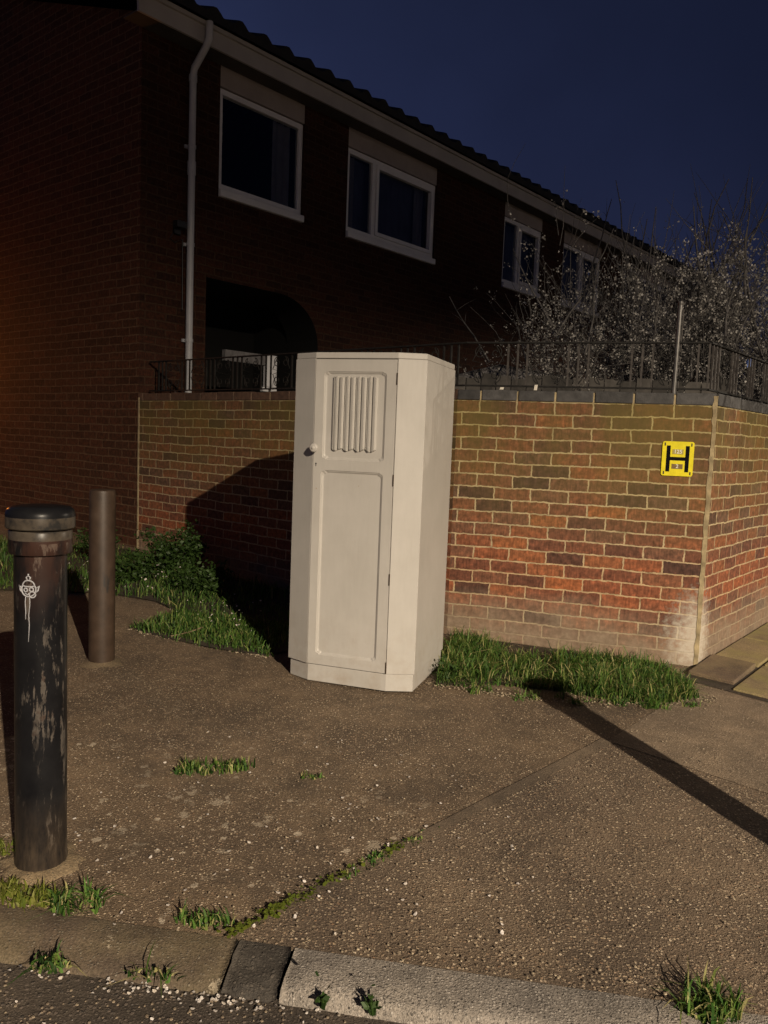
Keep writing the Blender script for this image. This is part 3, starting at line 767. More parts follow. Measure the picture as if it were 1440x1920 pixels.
# security lamp with its cable, beside the downpipe
b = MB(); b.box(fp(.35, 3.09, .003), Vd * .07, Nf * .03, ZUP * .08); b.box(fp(.33, 3.14, .034), Vd * .11, Nf * .07, ZUP * .06); b.tube([fp(.34, 3.09, .02), fp(.31, 3.04, .02), fp(.36, 3.01, .02), fp(.45, 3.06, .02), fp(.46, 2.4, .015)], .006, 6)
b.build('security_lamp', M['black_plastic'], house, bevel=.004)
# upper windows
def window(x0, x1, z0, z1, mull, curtains, net=False):
    b = MB(); D0 = -.085; fw = .055
    b.box(fp(x0, z0, D0), Vd * (x1 - x0), Nf * .06, ZUP * fw); b.box(fp(x0, z1 - fw, D0), Vd * (x1 - x0), Nf * .06, ZUP * fw)
    b.box(fp(x0, z0 + fw, D0), Vd * fw, Nf * .06, ZUP * (z1 - z0 - 2*fw)); b.box(fp(x1 - fw, z0 + fw, D0), Vd * fw, Nf * .06, ZUP * (z1 - z0 - 2*fw))
    if mull: b.box(fp(mull - .03, z0 + fw, D0), Vd * .06, Nf * .062, ZUP * (z1 - z0 - 2*fw))
    w_ = b.build('window', M['white_upvc'], house, bevel=.006)
    parts = [(x0 + fw, mull - .03, False), (mull + .03, x1 - fw, True)] if mull else [(x0 + fw, x1 - fw, False)]
    for a, c2, sash in parts:
        if sash:
            b = MB(); t_ = .045; zz0, zz1 = z0 + fw, z1 - fw
            b.box(fp(a, zz0, D0 + .02), Vd * (c2 - a), Nf * .058, ZUP * t_); b.box(fp(a, zz1 - t_, D0 + .02), Vd * (c2 - a), Nf * .058, ZUP * t_)
            b.box(fp(a, zz0 + t_, D0 + .02), Vd * t_, Nf * .058, ZUP * (zz1 - zz0 - 2*t_)); b.box(fp(c2 - t_, zz0 + t_, D0 + .02), Vd * t_, Nf * .058, ZUP * (zz1 - zz0 - 2*t_))
            b.build('sash', M['white_upvc'], w_, bevel=.005)
        b = MB(); b.face([fp(a, z0 + fw, D0 + .03), fp(c2, z0 + fw, D0 + .03), fp(c2, z1 - fw, D0 + .03), fp(a, z1 - fw, D0 + .03)]); b.build('pane', M['glass'], w_)
    b = MB(); b.box(fp(x0, 3.562, -.08), Vd * (x1 - x0), Nf * .115, ZUP * .074); b.build('sill', M['white_upvc'], w_, bevel=.01)
    b = MB(); b.box(fp(x0, z1 + .008, -.075), Vd * (x1 - x0), Nf * .07, ZUP * (4.81 - z1 - .008)); b.build('head_panel', M['panel'], w_)
    for a, c2 in curtains:
        b = MB(); n = int((c2 - a) / .018); pr = None
        for i in range(n + 1):
            x_ = a + (c2 - a) * i / n; d = -.17 + .018 * math.sin(i * 1.15) + .008 * math.sin(i * .37)
            cur = (fp(x_, z0 + .02, d), fp(x_, z1 - .02, d))
            if pr: b.face([pr[0], cur[0], cur[1], pr[1]], t=.5)
            pr = cur
        b.build('curtain', M['curtain'], w_, smooth='all')
    if net:
        b = MB(); n = int((x1 - x0) / .03); pr = None
        for i in range(n + 1):
            x_ = x0 + .04 + (x1 - x0 - .08) * i / n; d = -.215 + .006 * math.sin(i * 1.3); cur = (fp(x_, z0 + .02, d), fp(x_, z1 - .02, d))
            if pr: b.face([pr[0], cur[0], cur[1], pr[1]], t=.5)
            pr = cur
        b.build('net_curtain', M['net'], w_, smooth='all')
    return w_
window(*WINS[0], None, [(1.72, 1.97)])
window(*WINS[1], 3.235, [(2.80, 3.02), (4.20, 4.40)], True)
window(*WINS[2], 6.635, [], True)
window(*WINS[3], 8.75, [(8.1, 8.4)], True)
window(*WINS[4], 12.1, [])
# dark rooms behind
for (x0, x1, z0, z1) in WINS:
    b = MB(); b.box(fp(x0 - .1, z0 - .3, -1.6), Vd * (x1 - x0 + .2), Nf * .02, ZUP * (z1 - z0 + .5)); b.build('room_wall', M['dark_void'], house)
# porch recess with a low white-framed window in it
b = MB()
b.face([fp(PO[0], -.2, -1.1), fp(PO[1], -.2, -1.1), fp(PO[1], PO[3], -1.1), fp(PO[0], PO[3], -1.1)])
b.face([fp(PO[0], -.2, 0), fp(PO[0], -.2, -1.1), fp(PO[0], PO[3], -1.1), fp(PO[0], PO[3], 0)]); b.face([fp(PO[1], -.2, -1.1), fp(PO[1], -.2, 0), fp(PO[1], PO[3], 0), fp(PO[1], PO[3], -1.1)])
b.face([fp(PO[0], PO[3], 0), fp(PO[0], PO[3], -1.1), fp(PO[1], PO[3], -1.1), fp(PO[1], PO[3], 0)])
[b.face(q) for q in arch_faces]; b.build('porch_recess', M['dark_void'], house)  # near-black walls and arch reveal: the porch shade is put into the colour
b = MB()
b.box(fp(1.53, 1.70, -.06), Vd * .20, Nf * .05, ZUP * .05); b.box(fp(1.57, 1.752, -.06), Vd * .155, Nf * .05, ZUP * .34); 
pw = b.build('porch_frame', M['white_upvc'], house, bevel=.006)
b = MB(); b.box(fp(1.02, 1.98, -.07), Vd * .70, Nf * .05, ZUP * .11); b.build('porch_board', M['felt'], house)

# ------------------------------------------------------------------ lantern round the corner that gives the orange glow
ol = thing('wall_lantern', 'small orange wall lantern on the gable end', 'lantern', ORANGE_AT)
OA = Vector(ORANGE_AT); nG = -Vd
wl = A + Ud * ((OA - A).dot(Ud)); wl.z = OA.z
b = MB(); b.box(wl + ZUP * .05 - Ud * .04, Ud * .08, nG * .02, ZUP * .16); b.bar(wl + ZUP * .13 + nG * .02, Vector((OA.x, OA.y, OA.z + .13)), .01, .01); b.build('bracket', M['black_plastic'], ol)
b = MB(); b.lathe([(.09, .10), (.03, .14), (.012, .16)], 16, OA); b.build('cap', M['black_plastic'], ol)

# ------------------------------------------------------------------ wardrobe
WO = Vector((-.472, 4.098, 0)); WA = R_(-19.0)
We = Vector((math.cos(WA), math.sin(WA), 0)); Wb = Vector((-We.y, We.x, 0)); WO.z = gz(-.1, 4.2) + .002
ward = thing('wardrobe', 'tall cream painted wooden wardrobe with canted corners standing on the pavement', 'wardrobe', WO)
def wp(e_, d, z): return WO + We * e_ + Wb * d + ZUP * z
FOOT = [(0, 0), (.135, -.060), (.562, -.060), (.692, -.006), (.692, .535), (0, .535)]
WH, PL = 1.655, .088
def wprism(b, poly, z0, z1):
    n = len(poly)
    b.face([wp(x, y, z1) for x, y in poly]); b.face([wp(x, y, z0) for x, y in poly][::-1])
    for i in range(n):
        j = (i + 1) % n; b.face([wp(*poly[i], z0), wp(*poly[j], z0), wp(*poly[j], z1), wp(*poly[i], z1)])
def inset(poly, k):
    cx = sum(p[0] for p in poly) / len(poly); cy = sum(p[1] for p in poly) / len(poly)
    return [(x + k * (1 if x < cx else -1), y + k * (1 if y < cy else -1)) for x, y in poly]
b = MB()
DF = .010                                     # the door sits in a rebate; carcass front behind it
body = [(0, 0), (.135, -.060), (.135, -.040), (.562, -.040), (.562, -.060), (.692, -.006), (.692, .535), (0, .535)]
wprism(b, body, PL, WH - .030); b.build('carcass', M['wardrobe'], ward, bevel=.0025)
b = MB(); wprism(b, [(.003, .003), (.135, -.057), (.562, -.057), (.689, -.004), (.689, .53), (.006, .53)], WH - .0295, WH); b.build('top_board', M['wardrobe'], ward, bevel=.004)
b = MB(); wprism(b, [(.012, .006), (.138, -.052), (.560, -.052), (.684, -.001), (.684, .53), (.012, .53)], 0, PL - .002); b.build('plinth', M['wardrobe'], ward, bevel=.002)
# door: frame with two recessed panels
X0, X1, Z0, Z1 = .138, .559, PL + .004, WH - .034
FY = -.062
def panel_outline(x0, x1, z0, z1, n=.012):
    c2 = []
    def corner(px, pz, sx, sz, order):
        q = [(px + sx * n * 1.6, pz), (px + sx * n * 1.3, pz + sz * n * .45), (px + sx * n * .35, pz + sz * n * .75), (px, pz + sz * n * 1.6)]
        return q if order else q[::-1]
    c2 += corner(x0, z0, 1, 1, False); c2 += corner(x1, z0, -1, 1, True); c2 += corner(x1, z1, -1, -1, False); c2 += corner(x0, z1, 1, -1, True)
    return c2
door = MB()
outer = [(X0, Z0), (X1, Z0), (X1, Z1), (X0, Z1)]
PU = (.184, .509, 1.130, 1.562); PLo = (.181, .507, .142, 1.078)
holes = [panel_outline(*PU), panel_outline(*PLo)]
loops = [[Vector((x, z, 0)) for x, z in outer]] + [[Vector((x, z, 0)) for x, z in h[::-1]] for h in holes]
allp = [p for lp in loops for p in lp]
for tri in tessellate_polygon(loops):
    q = [allp[i] for i in tri]
    if (q[1] - q[0]).cross(q[2] - q[0]).z < 0: q = q[::-1]
    door.face([wp(p.x, FY, p.y) for p in q])
for i in range(4):
    (x0, z0), (x1, z1) = outer[i], outer[(i + 1) % 4]
    door.face([wp(x1, FY, z1), wp(x0, FY, z0), wp(x0, FY + .02, z0), wp(x1, FY + .02, z1)])
dr = door.build('door', M['wardrobe'], ward, merge=True)
for h in holes:
    pb = MB(); cx = sum(p[0] for p in h) / len(h); cz = sum(p[1] for p in h) / len(h)
    hx = max(p[0] for p in h) - cx; hz = max(p[1] for p in h) - cz
    ins = lambda k: [(cx + (x - cx) * (hx - k) / hx, cz + (z - cz) * (hz - k) / hz) for x, z in h]
    rings = [(h, 0), (ins(.0025), -.0035), (ins(.006), -.0045), (ins(.011), -.009), (ins(.014), -.010)]
    for (r0, d0), (r1, d1) in zip(rings[:-1], rings[1:]):
        for i in range(len(h)):
            j = (i + 1) % len(h)
            pb.face([wp(r0[i][0], FY - d0, r0[i][1]), wp(r0[j][0], FY - d0, r0[j][1]), wp(r1[j][0], FY - d1, r1[j][1]), wp(r1[i][0], FY - d1, r1[i][1])])
    pb.face([wp(x, FY + .010, z) for x, z in rings[-1][0]])
    pn = pb.build('panel', M['wardrobe'], dr, merge=True)
# linenfold carving on the upper panel
lf = MB(); LX0, LX1, LZ0, LZ1 = .232, .464, 1.186, 1.533
pf = [(0, 0), (.0, .008), (.035, .013), (.045, .006), (.055, .006), (.06, .014), (.10, .016), (.115, .004), (.155, .003), (.165, .014), (.22, .017), (.235, .008), (.25, .005)]
prof2 = []
for k in range(4):
    prof2 += [(k * .25 + a, h) for a, h in (pf if k == 0 else pf[2:])]
prof2 += [(1.0, 0)]
zo = lambda t: .006 * abs(math.sin(t * math.pi * 4)) + .004 * math.sin(t * 23)
YB = FY + .0105
for (a0, h0), (a1, h1) in zip(prof2[:-1], prof2[1:]):
    xa, xb = LX0 + (LX1 - LX0) * a0, LX0 + (LX1 - LX0) * a1
    lo0, lo1, hi0, hi1 = LZ0 - zo(a0), LZ0 - zo(a1), LZ1 + .6 * zo(a0), LZ1 + .6 * zo(a1)
    lf.face([wp(xa, YB - h0, lo0), wp(xb, YB - h1, lo1), wp(xb, YB - h1, hi1), wp(xa, YB - h0, hi0)])
    lf.face([wp(xa, YB - h0, hi0), wp(xb, YB - h1, hi1), wp(xb, YB, hi1 + .003), wp(xa, YB, hi0 + .003)])
    lf.face([wp(xa, YB, lo0 - .003), wp(xb, YB, lo1 - .003), wp(xb, YB - h1, lo1), wp(xa, YB - h0, lo0)])
lf.build('linenfold_carving', M['wardrobe'], dr)
# knob, keyhole, hinges
kb = MB(); rngs = []
kc = wp(.150, FY, 1.186)
for r_, d in ((.011, 0), (.010, .010), (.014, .016), (.021, .022), (.023, .028), (.020, .034), (.013, .037), (.010, .036), (.0085, .039), (.002, .040)):
    rngs.append([kc - Wb * d + We * (r_ * math.cos(2*math.pi*k/20) * (1 + .06 * math.cos(6 * 2*math.pi*k/20))) + ZUP * (r_ * math.sin(2*math.pi*k/20)) for k in range(20)])
for r0, r1 in zip(rngs[:-1], rngs[1:]):
    for k in range(20): kb.face([r0[k], r0[(k+1) % 20], r1[(k+1) % 20], r1[k]])
kb.face(rngs[-1]); kb.build('knob', M['wardrobe'], dr, smooth='all')
b = MB(); ring = [wp(.153 + .0042 * math.cos(a), FY - .0008, 1.108 + .0042 * math.sin(a)) for a in [2*math.pi*k/12 for k in range(12)]]; b.face(ring)
b.face([wp(.1513, FY - .0008, 1.106), wp(.1513, FY - .0008, 1.095), wp(.1547, FY - .0008, 1.095), wp(.1547, FY - .0008, 1.106)]); b.build('keyhole', M['black_plastic'], dr)
for z in (1.53, 1.045, .56, .12):
    b = MB(); b.tube([wp(.5612, FY - .001, z - .028), wp(.5612, FY - .001, z + .028)], .0035, 8); b.build('hinge', M['brown'], dr, smooth=True)

# ------------------------------------------------------------------ bollards
def capped_bollard(x, y, label, graffiti=True):
    z = gz(x, y)
    t = thing('capped_bollard', label, 'bollard', (x, y, z), 'black capped bollards')
    b = MB(); b.lathe([(.0735, -.12), (.0735, .02), (.0715, .06), (.0715, 0.9380)], 48, (x, y, z)); sh = b.build('post', M['bollard'], t, smooth=True, loc=None)
    # keep object coordinates local to the thing
    b = MB(); b.lathe([(.070, 0.9340), (.083, 0.9345), (.0855, 0.9380), (.0855, 0.9970), (.083, 1.0010), (.074, 1.0010)], 48, (x, y, z)); b.build('collar', M['bollard'], t, smooth=True)
    b = MB(); b.lathe([(.074, 1.0050), (.090, 1.0055), (.0935, 1.0090), (.0935, 1.0450), (.090, 1.0580), (.080, 1.0660), (.060, 1.0690), (.0, 1.0710)], 48, (x, y, z)); b.build('cap', M['bollard'], t, smooth=True)
    b = MB(); n = 28; rr = random.Random(int(x * 100))
    ring = [(.075, .004)], 
    ro = [.105 + rr.uniform(-.012, .03) for k in range(n)]
    for k in range(n):
        k2 = (k + 1) % n; a, a2 = 2*math.pi*k/n, 2*math.pi*k2/n
        P = lambda r, an, dz: Vector((x + r*math.cos(an), y + r*math.sin(an), gz(x + r*math.cos(an), y + r*math.sin(an)) + dz))
        b.face([P(.070, a, .016), P(ro[k]*.9, a, .010), P(ro[k2]*.9, a2, .010), P(.070, a2, .016)]); b.face([P(ro[k]*.9, a, .010), P(ro[k], a, .001), P(ro[k2], a2, .001), P(ro[k2]*.9, a2, .010)])
    b.build('base_mortar', M['base_mortar'], t, smooth='all')
    if graffiti:
        a0 = math.atan2(-y, -x) - .46                     # faces the camera, a little to its left
        def cp(u, zz): u = u * .85; zz = .845 + (zz - .845) * .85; a = a0 + u / .0715; return Vector((x + .0722*math.cos(a), y + .0722*math.sin(a), z + zz))
        b = MB()
        def stroke(pts, r=.0021): b.tube([cp(u, zz) for u, zz in pts], r, 6)
        ZC = .838
        cir = lambda cx, cz, r, a, c2, n=14, sq=1: [(cx + r*math.cos(R_(a + (c2-a)*k/n)), cz + sq * r*math.sin(R_(a + (c2-a)*k/n))) for k in range(n+1)]
        stroke(cir(0, ZC, .024, 150, 390)); stroke(cir(0, ZC + .012, .020, 0, 180, sq=.9)); stroke(cir(0, ZC + .012, .018, 180, 360, sq=.15))
        stroke([(-.004, ZC + .032), (-.007, ZC + .040), (0, ZC + .046), (.007, ZC + .040), (.004, ZC + .032)]); stroke([(0, ZC + .046), (0, ZC + .052)])
        stroke([(-.024, ZC + .004), (-.034, ZC + .012), (-.030, ZC - .004), (-.022, ZC - .010)]); stroke([(.024, ZC + .004), (.034, ZC + .012), (.030, ZC - .004), (.022, ZC - .010)])
        stroke(cir(-.009, ZC - .002, .006, 0, 360)); stroke(cir(.010, ZC, .0065, 0, 360)); stroke(cir(.013, ZC - .017, .010, 0, 360)); stroke([(-.012, ZC - .012), (-.003, ZC - .018), (.004, ZC - .012)])
        stroke([(-.009, ZC - .023), (-.011, ZC - .045), (-.009, ZC - .075), (-.010, ZC - .10)], .0012); stroke([(.004, ZC - .024), (.005, ZC - .05), (.001, ZC - .085), (.003, ZC - .12), (0, ZC - .175)], .0012)
        b.build('graffiti', M['marker'], sh, smooth='all')
    return t
capped_bollard(-.980, 2.275, 'black capped bollard with white graffiti face and worn paint at left foreground')
def plain_bollard(x, y):
    z = gz(x, y); t = thing('brown_bollard', 'plain round brown bollard standing behind the black capped one', 'bollard', (x, y, z))
    b = MB(); b.lathe([(.066, -.1), (.066, .895), (.063, .908), (.055, .913), (0, .915)], 40, (x, y, z)); b.build('post', M['brown'], t, smooth=True)
    b = MB(); n = 24; rr = random.Random(4); ro = [.10 + rr.uniform(-.012, .035) for k in range(n)]
    P = lambda r, an, dz: Vector((x + r*math.cos(an), y + r*math.sin(an), gz(x + r*math.cos(an), y + r*math.sin(an)) + dz))
    for k in range(n):
        k2 = (k + 1) % n; a, a2 = 2*math.pi*k/n, 2*math.pi*k2/n
        b.face([P(.064, a, .014), P(ro[k], a, .001), P(ro[k2], a2, .001), P(.064, a2, .014)])
    b.build('base_mortar', M['base_mortar'], t, smooth='all')
plain_bollard(-1.462, 4.14)
capped_bollard(1.672, 1.905, 'black capped bollard just outside the right edge, casting the long shadow', False)

# ------------------------------------------------------------------ grass and weeds
def inside(poly, x, y):
    r = False; n = len(poly); j = n - 1
    for i in range(n):
        xi, yi = poly[i]; xj, yj = poly[j]
        if (yi > y) != (yj > y) and x < (xj - xi) * (y - yi) / (yj - yi) + xi: r = not r
        j = i
    return r
def blades(b, poly, n, h0, h1, rnd, wd=.0034, lean=.9, soft=None, pale=.07, clump=None, csd=.09):
    xs_ = [p[0] for p in poly]; ys_ = [p[1] for p in poly]; k = 0; tries = 0
    cl = [(rnd.uniform(min(xs_), max(xs_)), rnd.uniform(min(ys_), max(ys_)), rnd.uniform(.55, 1.25)) for _ in range(clump or 1)]
    while k < n and tries < n * 30:
        tries += 1
        x, y = rnd.uniform(min(xs_), max(xs_)), rnd.uniform(min(ys_), max(ys_))
        if not inside(poly, x, y): continue
        f = 1.0
        if clump:
            dd = min(((x - a)**2 + (y - c2)**2, f_) for a, c2, f_ in cl); f = dd[1]
            if rnd.random() > math.exp(-dd[0] / (2 * csd**2)) + (.35 if csd > .05 else .06): continue
        k += 1
        h = rnd.uniform(h0, h1) * f * (rnd.random() ** .5 * .65 + .35); a = rnd.uniform(0, 2*math.pi); l_ = rnd.uniform(.05, lean) * h * rnd.choice((.5, 1, 1, 1.8))
        p0 = G(x, y, -.004); dx = Vector((math.cos(a), math.sin(a), 0)); tw = rnd.uniform(0, 3.14)
        sd = Vector((math.cos(tw), math.sin(tw), 0)) * wd * rnd.uniform(.5, 1.25)
        dz = max(.45, 1 - .35 * (l_ / h) ** 2)
        p1 = p0 + dx * l_ * .12 + ZUP * h * .42; p2 = p0 + dx * l_ * .50 + ZUP * h * .78 * (.5 + .5 * dz); p3 = p0 + dx * l_ * 1.1 + ZUP * h * dz * rnd.uniform(.86, 1)
        t = rnd.uniform(0, .86) if rnd.random() > pale * 1.4 else rnd.uniform(.9, 1)
        b.face([p0 - sd, p0 + sd, p1 + sd * .9, p1 - sd * .9], t=t); b.face([p1 - sd * .9, p1 + sd * .9, p2 + sd * .6, p2 - sd * .6], t=t); b.face([p2 - sd * .6, p2 + sd * .6, p3], t=min(1, t + .04))
rnd = random.Random(5)
soilv = [(.30, 4.02), (.47, 4.95), (.95, 4.80), (1.66, 4.55), (1.66, 4.10), (1.50, 3.95), (1.33, 3.90), (1.10, 3.97), (.92, 4.05), (.62, 4.08), (.45, 4.03)]
verge = [(.30, 4.02), (.42, 4.75), (.47, 4.95), (.66, 4.86), (.74, 4.56), (1.12, 4.50), (1.34, 4.64), (1.55, 4.58), (1.66, 4.40), (1.66, 4.10), (1.50, 3.93), (1.33, 3.88), (1.10, 3.95), (.92, 4.03), (.62, 4.07), (.45, 4.02)]
b = MB(); b.face([G(x, y, .012) for x, y in ccw(soilv)], t=.5); tag(b.build('verge_soil', M['soil']), kind='structure')
b = MB()
blades(b, verge, 8500, .03, .125, rnd, .0029, 1.25, clump=52)
blades(b, [(.30, 4.05), (.48, 4.95), (.80, 4.8), (.60, 4.1)], 1100, .06, .17, rnd, .0030, 1.3, clump=8)
blades(b, [(.95, 4.0), (1.0, 4.55), (1.62, 4.45), (1.66, 4.1), (1.33, 3.9)], 3800, .05, .155, rnd, .0031, 1.25, clump=20)
blades(b, [(1.25, 3.90), (1.45, 4.3), (1.68, 4.3), (1.66, 4.02), (1.45, 3.9)], 900, .04, .13, rnd, .0034, .9, clump=8)
tag(b.build('grass_verge', M['grass']), 'thick green grass along the foot of the brick wall, right of the wardrobe', 'grass', kind='stuff')
b = MB(); rr = random.Random(77)
for k in range(26):
    x = rr.uniform(.45, 1.62); e0 = 3.99 - .10 * math.sin(max(0, (x - .55)) * 2.2); e0 += rr.gauss(-.03, .03)
    blades(b, [(x - .025, e0 - .015), (x + .025, e0 - .015), (x + .025, e0 + .02), (x - .025, e0 + .02)], rr.randint(6, 22), .02, .075, rr, .0032, 1.5)
tag(b.build('grass_sprigs', M['grass']), 'short stray sprigs of grass creeping onto the pavement along the front of the wall verge', 'grass', kind='stuff')
b = MB(); blades(b, soilv, 650, .02, .08, rnd, .003, 1.6); tag(b.build('dead_grass', M['dead']), 'dry straw coloured stems among the verge grass right of the wardrobe', 'dead grass', kind='stuff')
left = [(-.62, 4.36), (-.80, 4.40), (-.97, 4.46), (-1.25, 4.60), (-1.52, 4.77), (-1.33, 5.05), (-1.35, 5.22), (-1.55, 5.45), (-1.95, 5.62), (-2.7, 5.55), (-3.6, 5.6), (-3.9, 7.5), (-2.36, 7.36), (-.1, 5.45), (-.25, 4.75)]
b = MB(); b.face([G(x, y, .010) for x, y in ccw(left)], t=.5); tag(b.build('verge_soil', M['soil']), kind='structure')
b = MB(); blades(b, left, 9500, .04, .13, rnd, clump=60, pale=.02)
blades(b, [(-.62, 4.36), (-1.52, 4.77), (-1.33, 5.2), (-.5, 5.0)], 3200, .03, .09, rnd, pale=.03)
tag(b.build('grass_verge', M['grass']), 'green grass between the wardrobe and the brown bollard below the shadowed wall', 'grass', kind='stuff')
# leafy weeds
def leafy(name, x, y, R, H, n, label, cat, seed, leaf=.028, stems=14, group=None):
    rr = random.Random(seed); z = gz(x, y)
    t = thing(name, label, cat, (x, y, z), group); sb, lb = MB(), MB()
    for k in range(stems):
        a = rr.uniform(0, 2*math.pi); r = R * rr.uniform(.2, 1); h = H * rr.uniform(.55, 1.0) * (1 - .35 * r / R)
        pts = [Vector((x + r*.25*math.cos(a), y + r*.25*math.sin(a), z - .01)), Vector((x + r*.7*math.cos(a), y + r*.7*math.sin(a), z + h*.55)), Vector((x + r*math.cos(a), y + r*math.sin(a), z + h))]
        sb.tube(pts, [.004, .003, .0015], 4, False)
        for i in range(n // stems):
            q = rr.random() ** .7; p = pts[0].lerp(pts[1], q * 2) if q < .5 else pts[1].lerp(pts[2], q * 2 - 1)
            p = p + Vector((rr.gauss(0, R*.16), rr.gauss(0, R*.16), rr.gauss(0, .02))); p.z = max(p.z, z + .01)
            d = Vector((rr.gauss(0, 1), rr.gauss(0, 1), rr.gauss(.15, .6))).normalized(); sd = d.cross(Vector((rr.gauss(0, 1), rr.gauss(0, 1), rr.gauss(0, 1)))).normalized()
            ln = leaf * rr.uniform(.6, 1.5); tt = rr.random()
            lb.face([p, p + d*ln*.5 + sd*ln*.3, p + d*ln, p + d*ln*.5 - sd*ln*.3], t=tt)
    sb.build('stem', M['weed'], t); lb.build('foliage', M['weed'], t); return t
leafy('weed_clump', -1.62, 6.35, .30, .52, 3000, 'tall dark leafy weed clump against the wall, left of the wardrobe shadow', 'weed', 3)
leafy('weed_clump', -1.28, 5.75, .24, .30, 1500, 'low leafy weeds spreading in front of the tall weed clump', 'weed', 4)
leafy('weed_clump', -2.38, 6.75, .22, .42, 1300, 'dark weed clump against the gable corner behind the brown bollard', 'weed', 6)
leafy('weed_clump', -1.95, 6.05, .28, .26, 1300, 'low leafy weeds right of the brown bollard below the gable corner', 'weed', 8)
for p, R, H, n, lab, sd in (((.36, 4.10), .08, .10, 90, 'broad leaved weed at the foot of the wardrobe side', 21), ((.02, 1.748), .022, .035, 36, 'small bright weed in the gutter under the pale kerb, nearer the middle', 22), ((-.10, 1.762), .014, .025, 16, 'tiny weed sprig in the gutter beside the kerb gap', 23)):
    leafy('gutter_weed' if sd > 21 else 'broad_weed', *p, R, H, n, lab, 'weed', sd, .026 if sd == 21 else .017, 8)
# separate tufts on the paving
def tuft(poly, n, h0, h1, label, seed, m_='grass', lean=.8, wd=.0035):
    b = MB(); rr = random.Random(seed); blades(b, poly, n, h0, h1, rr, wd, lean, pale=.12, clump=max(4, n // 28), csd=.022)
    cx, cy = sum(p[0] for p in poly) / len(poly), sum(p[1] for p in poly) / len(poly)
    return tag(b.build('grass_tuft', M[m_], loc=(cx, cy, gz(cx, cy))), label, 'grass tuft')
ell = lambda x, y, rx, ry, a=0: [(x + rx*math.cos(t)*math.cos(a) - ry*math.sin(t)*math.sin(a), y + rx*math.cos(t)*math.sin(a) + ry*math.sin(t)*math.cos(a)) for t in [2*math.pi*k/14 for k in range(14)]]
tuft(ell(-.62, 2.94, .17, .05, .25), 380, .02, .075, 'long low grass tuft in the middle of the tarmac in front of the wardrobe', 1)
tuft(ell(-.23, 2.92, .05, .02, .2), 60, .01, .04, 'tiny sparse grass tuft on the tarmac right of the longer tuft', 2)
tuft(ell(-.98, 2.10, .13, .05, -.1), 420, .02, .06, 'bright yellow-green mossy tuft in front of the black bollard at frame edge', 3, 'moss_grass')
tuft(ell(-.80, 2.075, .075, .05, -.1), 170, .03, .10, 'spiky dark grass tuft right of the mossy tuft by the black bollard', 4, lean=1.3)
tuft(ell(-1.13, 2.32, .06, .06), 90, .02, .05, 'mossy tuft at the left frame edge beside the bollard shadow', 12, 'moss_grass')
tuft(ell(-.44, 2.035, .085, .03, -.1), 170, .015, .05, 'grass tuft at the kerb end of the pavement joint', 5)
tuft([jp(.42, -.02), jp(.60, -.02), jp(.60, .03), jp(.42, .03)], 170, .008, .034, 'thick grass line filling the middle of the pavement joint', 6)
tuft([jp(.70, -.02), jp(.86, -.02), jp(.86, .03), jp(.70, .03)], 50, .008, .03, 'short grass at the far end of the grassy pavement joint', 7)
tuft([jp(.13, -.012), jp(.33, -.012), jp(.33, .015), jp(.13, .015)], 60, .005, .018, 'mossy growth along the near end of the pavement joint', 8, 'moss_grass')
tuft(ell(.82, 1.80, .075, .05, -.1), 260, .03, .10, 'grass tuft growing over the pale kerb at lower right', 9, lean=1.1)
tuft(ell(-.77, 1.845, .05, .03, 0), 70, .015, .05, 'dark grass tuft in the gutter at lower left', 10, lean=1.2)
tuft(ell(-.52, 1.825, .07, .02, -.1), 36, .015, .055, 'wispy long grass tuft in the gutter below the brown kerb', 11, lean=1.8)
# moss in the joint
b = MB(); rr = random.Random(31)
cl_ = [(rr.uniform(.03, .95), rr.uniform(.02, .05)) for _ in range(6)]
for k in range(380):
    c2 = rr.choice(cl_); t_ = rr.gauss(*c2); w_ = rr.gauss(0, .012); x, y = jp(t_, w_); r = rr.uniform(.003, .008); a = rr.uniform(0, 6.28)
    p = G(x, y, .012 + rr.uniform(0, .006)); u_ = Vector((math.cos(a), math.sin(a), rr.uniform(-.5, .5))) * r; v_ = Vector((-math.sin(a), math.cos(a), rr.uniform(-.5, .5))) * r
    b.face([p - u_, p - v_, p + u_, p + v_], t=rr.random() * .6)
tag(b.build('joint_moss', M['moss_grass']), 'moss packed into the diagonal joint of the pavement', 'moss', kind='stuff')
# fallen petals and loose grit
b = MB(); rr = random.Random(41)
def petal(b, p, r, rr, flat=.25):
    a = rr.uniform(0, 6.28); n_ = Vector((rr.gauss(0, flat), rr.gauss(0, flat), 1)).normalized(); u_ = n_.cross(Vector((math.cos(a), math.sin(a), 0))).normalized(); v_ = n_.cross(u_)
    q = [p + (u_ * math.cos(t) * r + v_ * math.sin(t) * r * .75) + n_ * (r * .35 * math.cos(t) ** 2) for t in [2*math.pi*k/6 for k in range(6)]]
    b.face(q, t=rr.random())
for k in range(120):                                         # drift in the gutter
    x = rr.gauss(-.40, .14) if rr.random() < .75 else rr.uniform(-1.1, -.1)
    y = yk(x) - .163 - abs(rr.gauss(.008, .022)); petal(b, G(x, y, ROADZ + .007), rr.uniform(.003, .0065), rr, .3)
for k in range(26): 
    x = rr.uniform(-1.1, .1); y = yk(x) - rr.uniform(.17, .35); petal(b, G(x, y, ROADZ + .005), rr.uniform(.003, .006), rr, .5)
for k in range(170): x, y = rr.uniform(-1.0, .5), rr.uniform(2.0, 3.3); petal(b, G(x, y, .007), rr.uniform(.003, .0075), rr)
for k in range(70): x, y = rr.uniform(-2.6, -1.3), rr.uniform(5.4, 6.3); petal(b, G(x, y, rr.uniform(.06, .14)), rr.uniform(.006, .011), rr, .6)
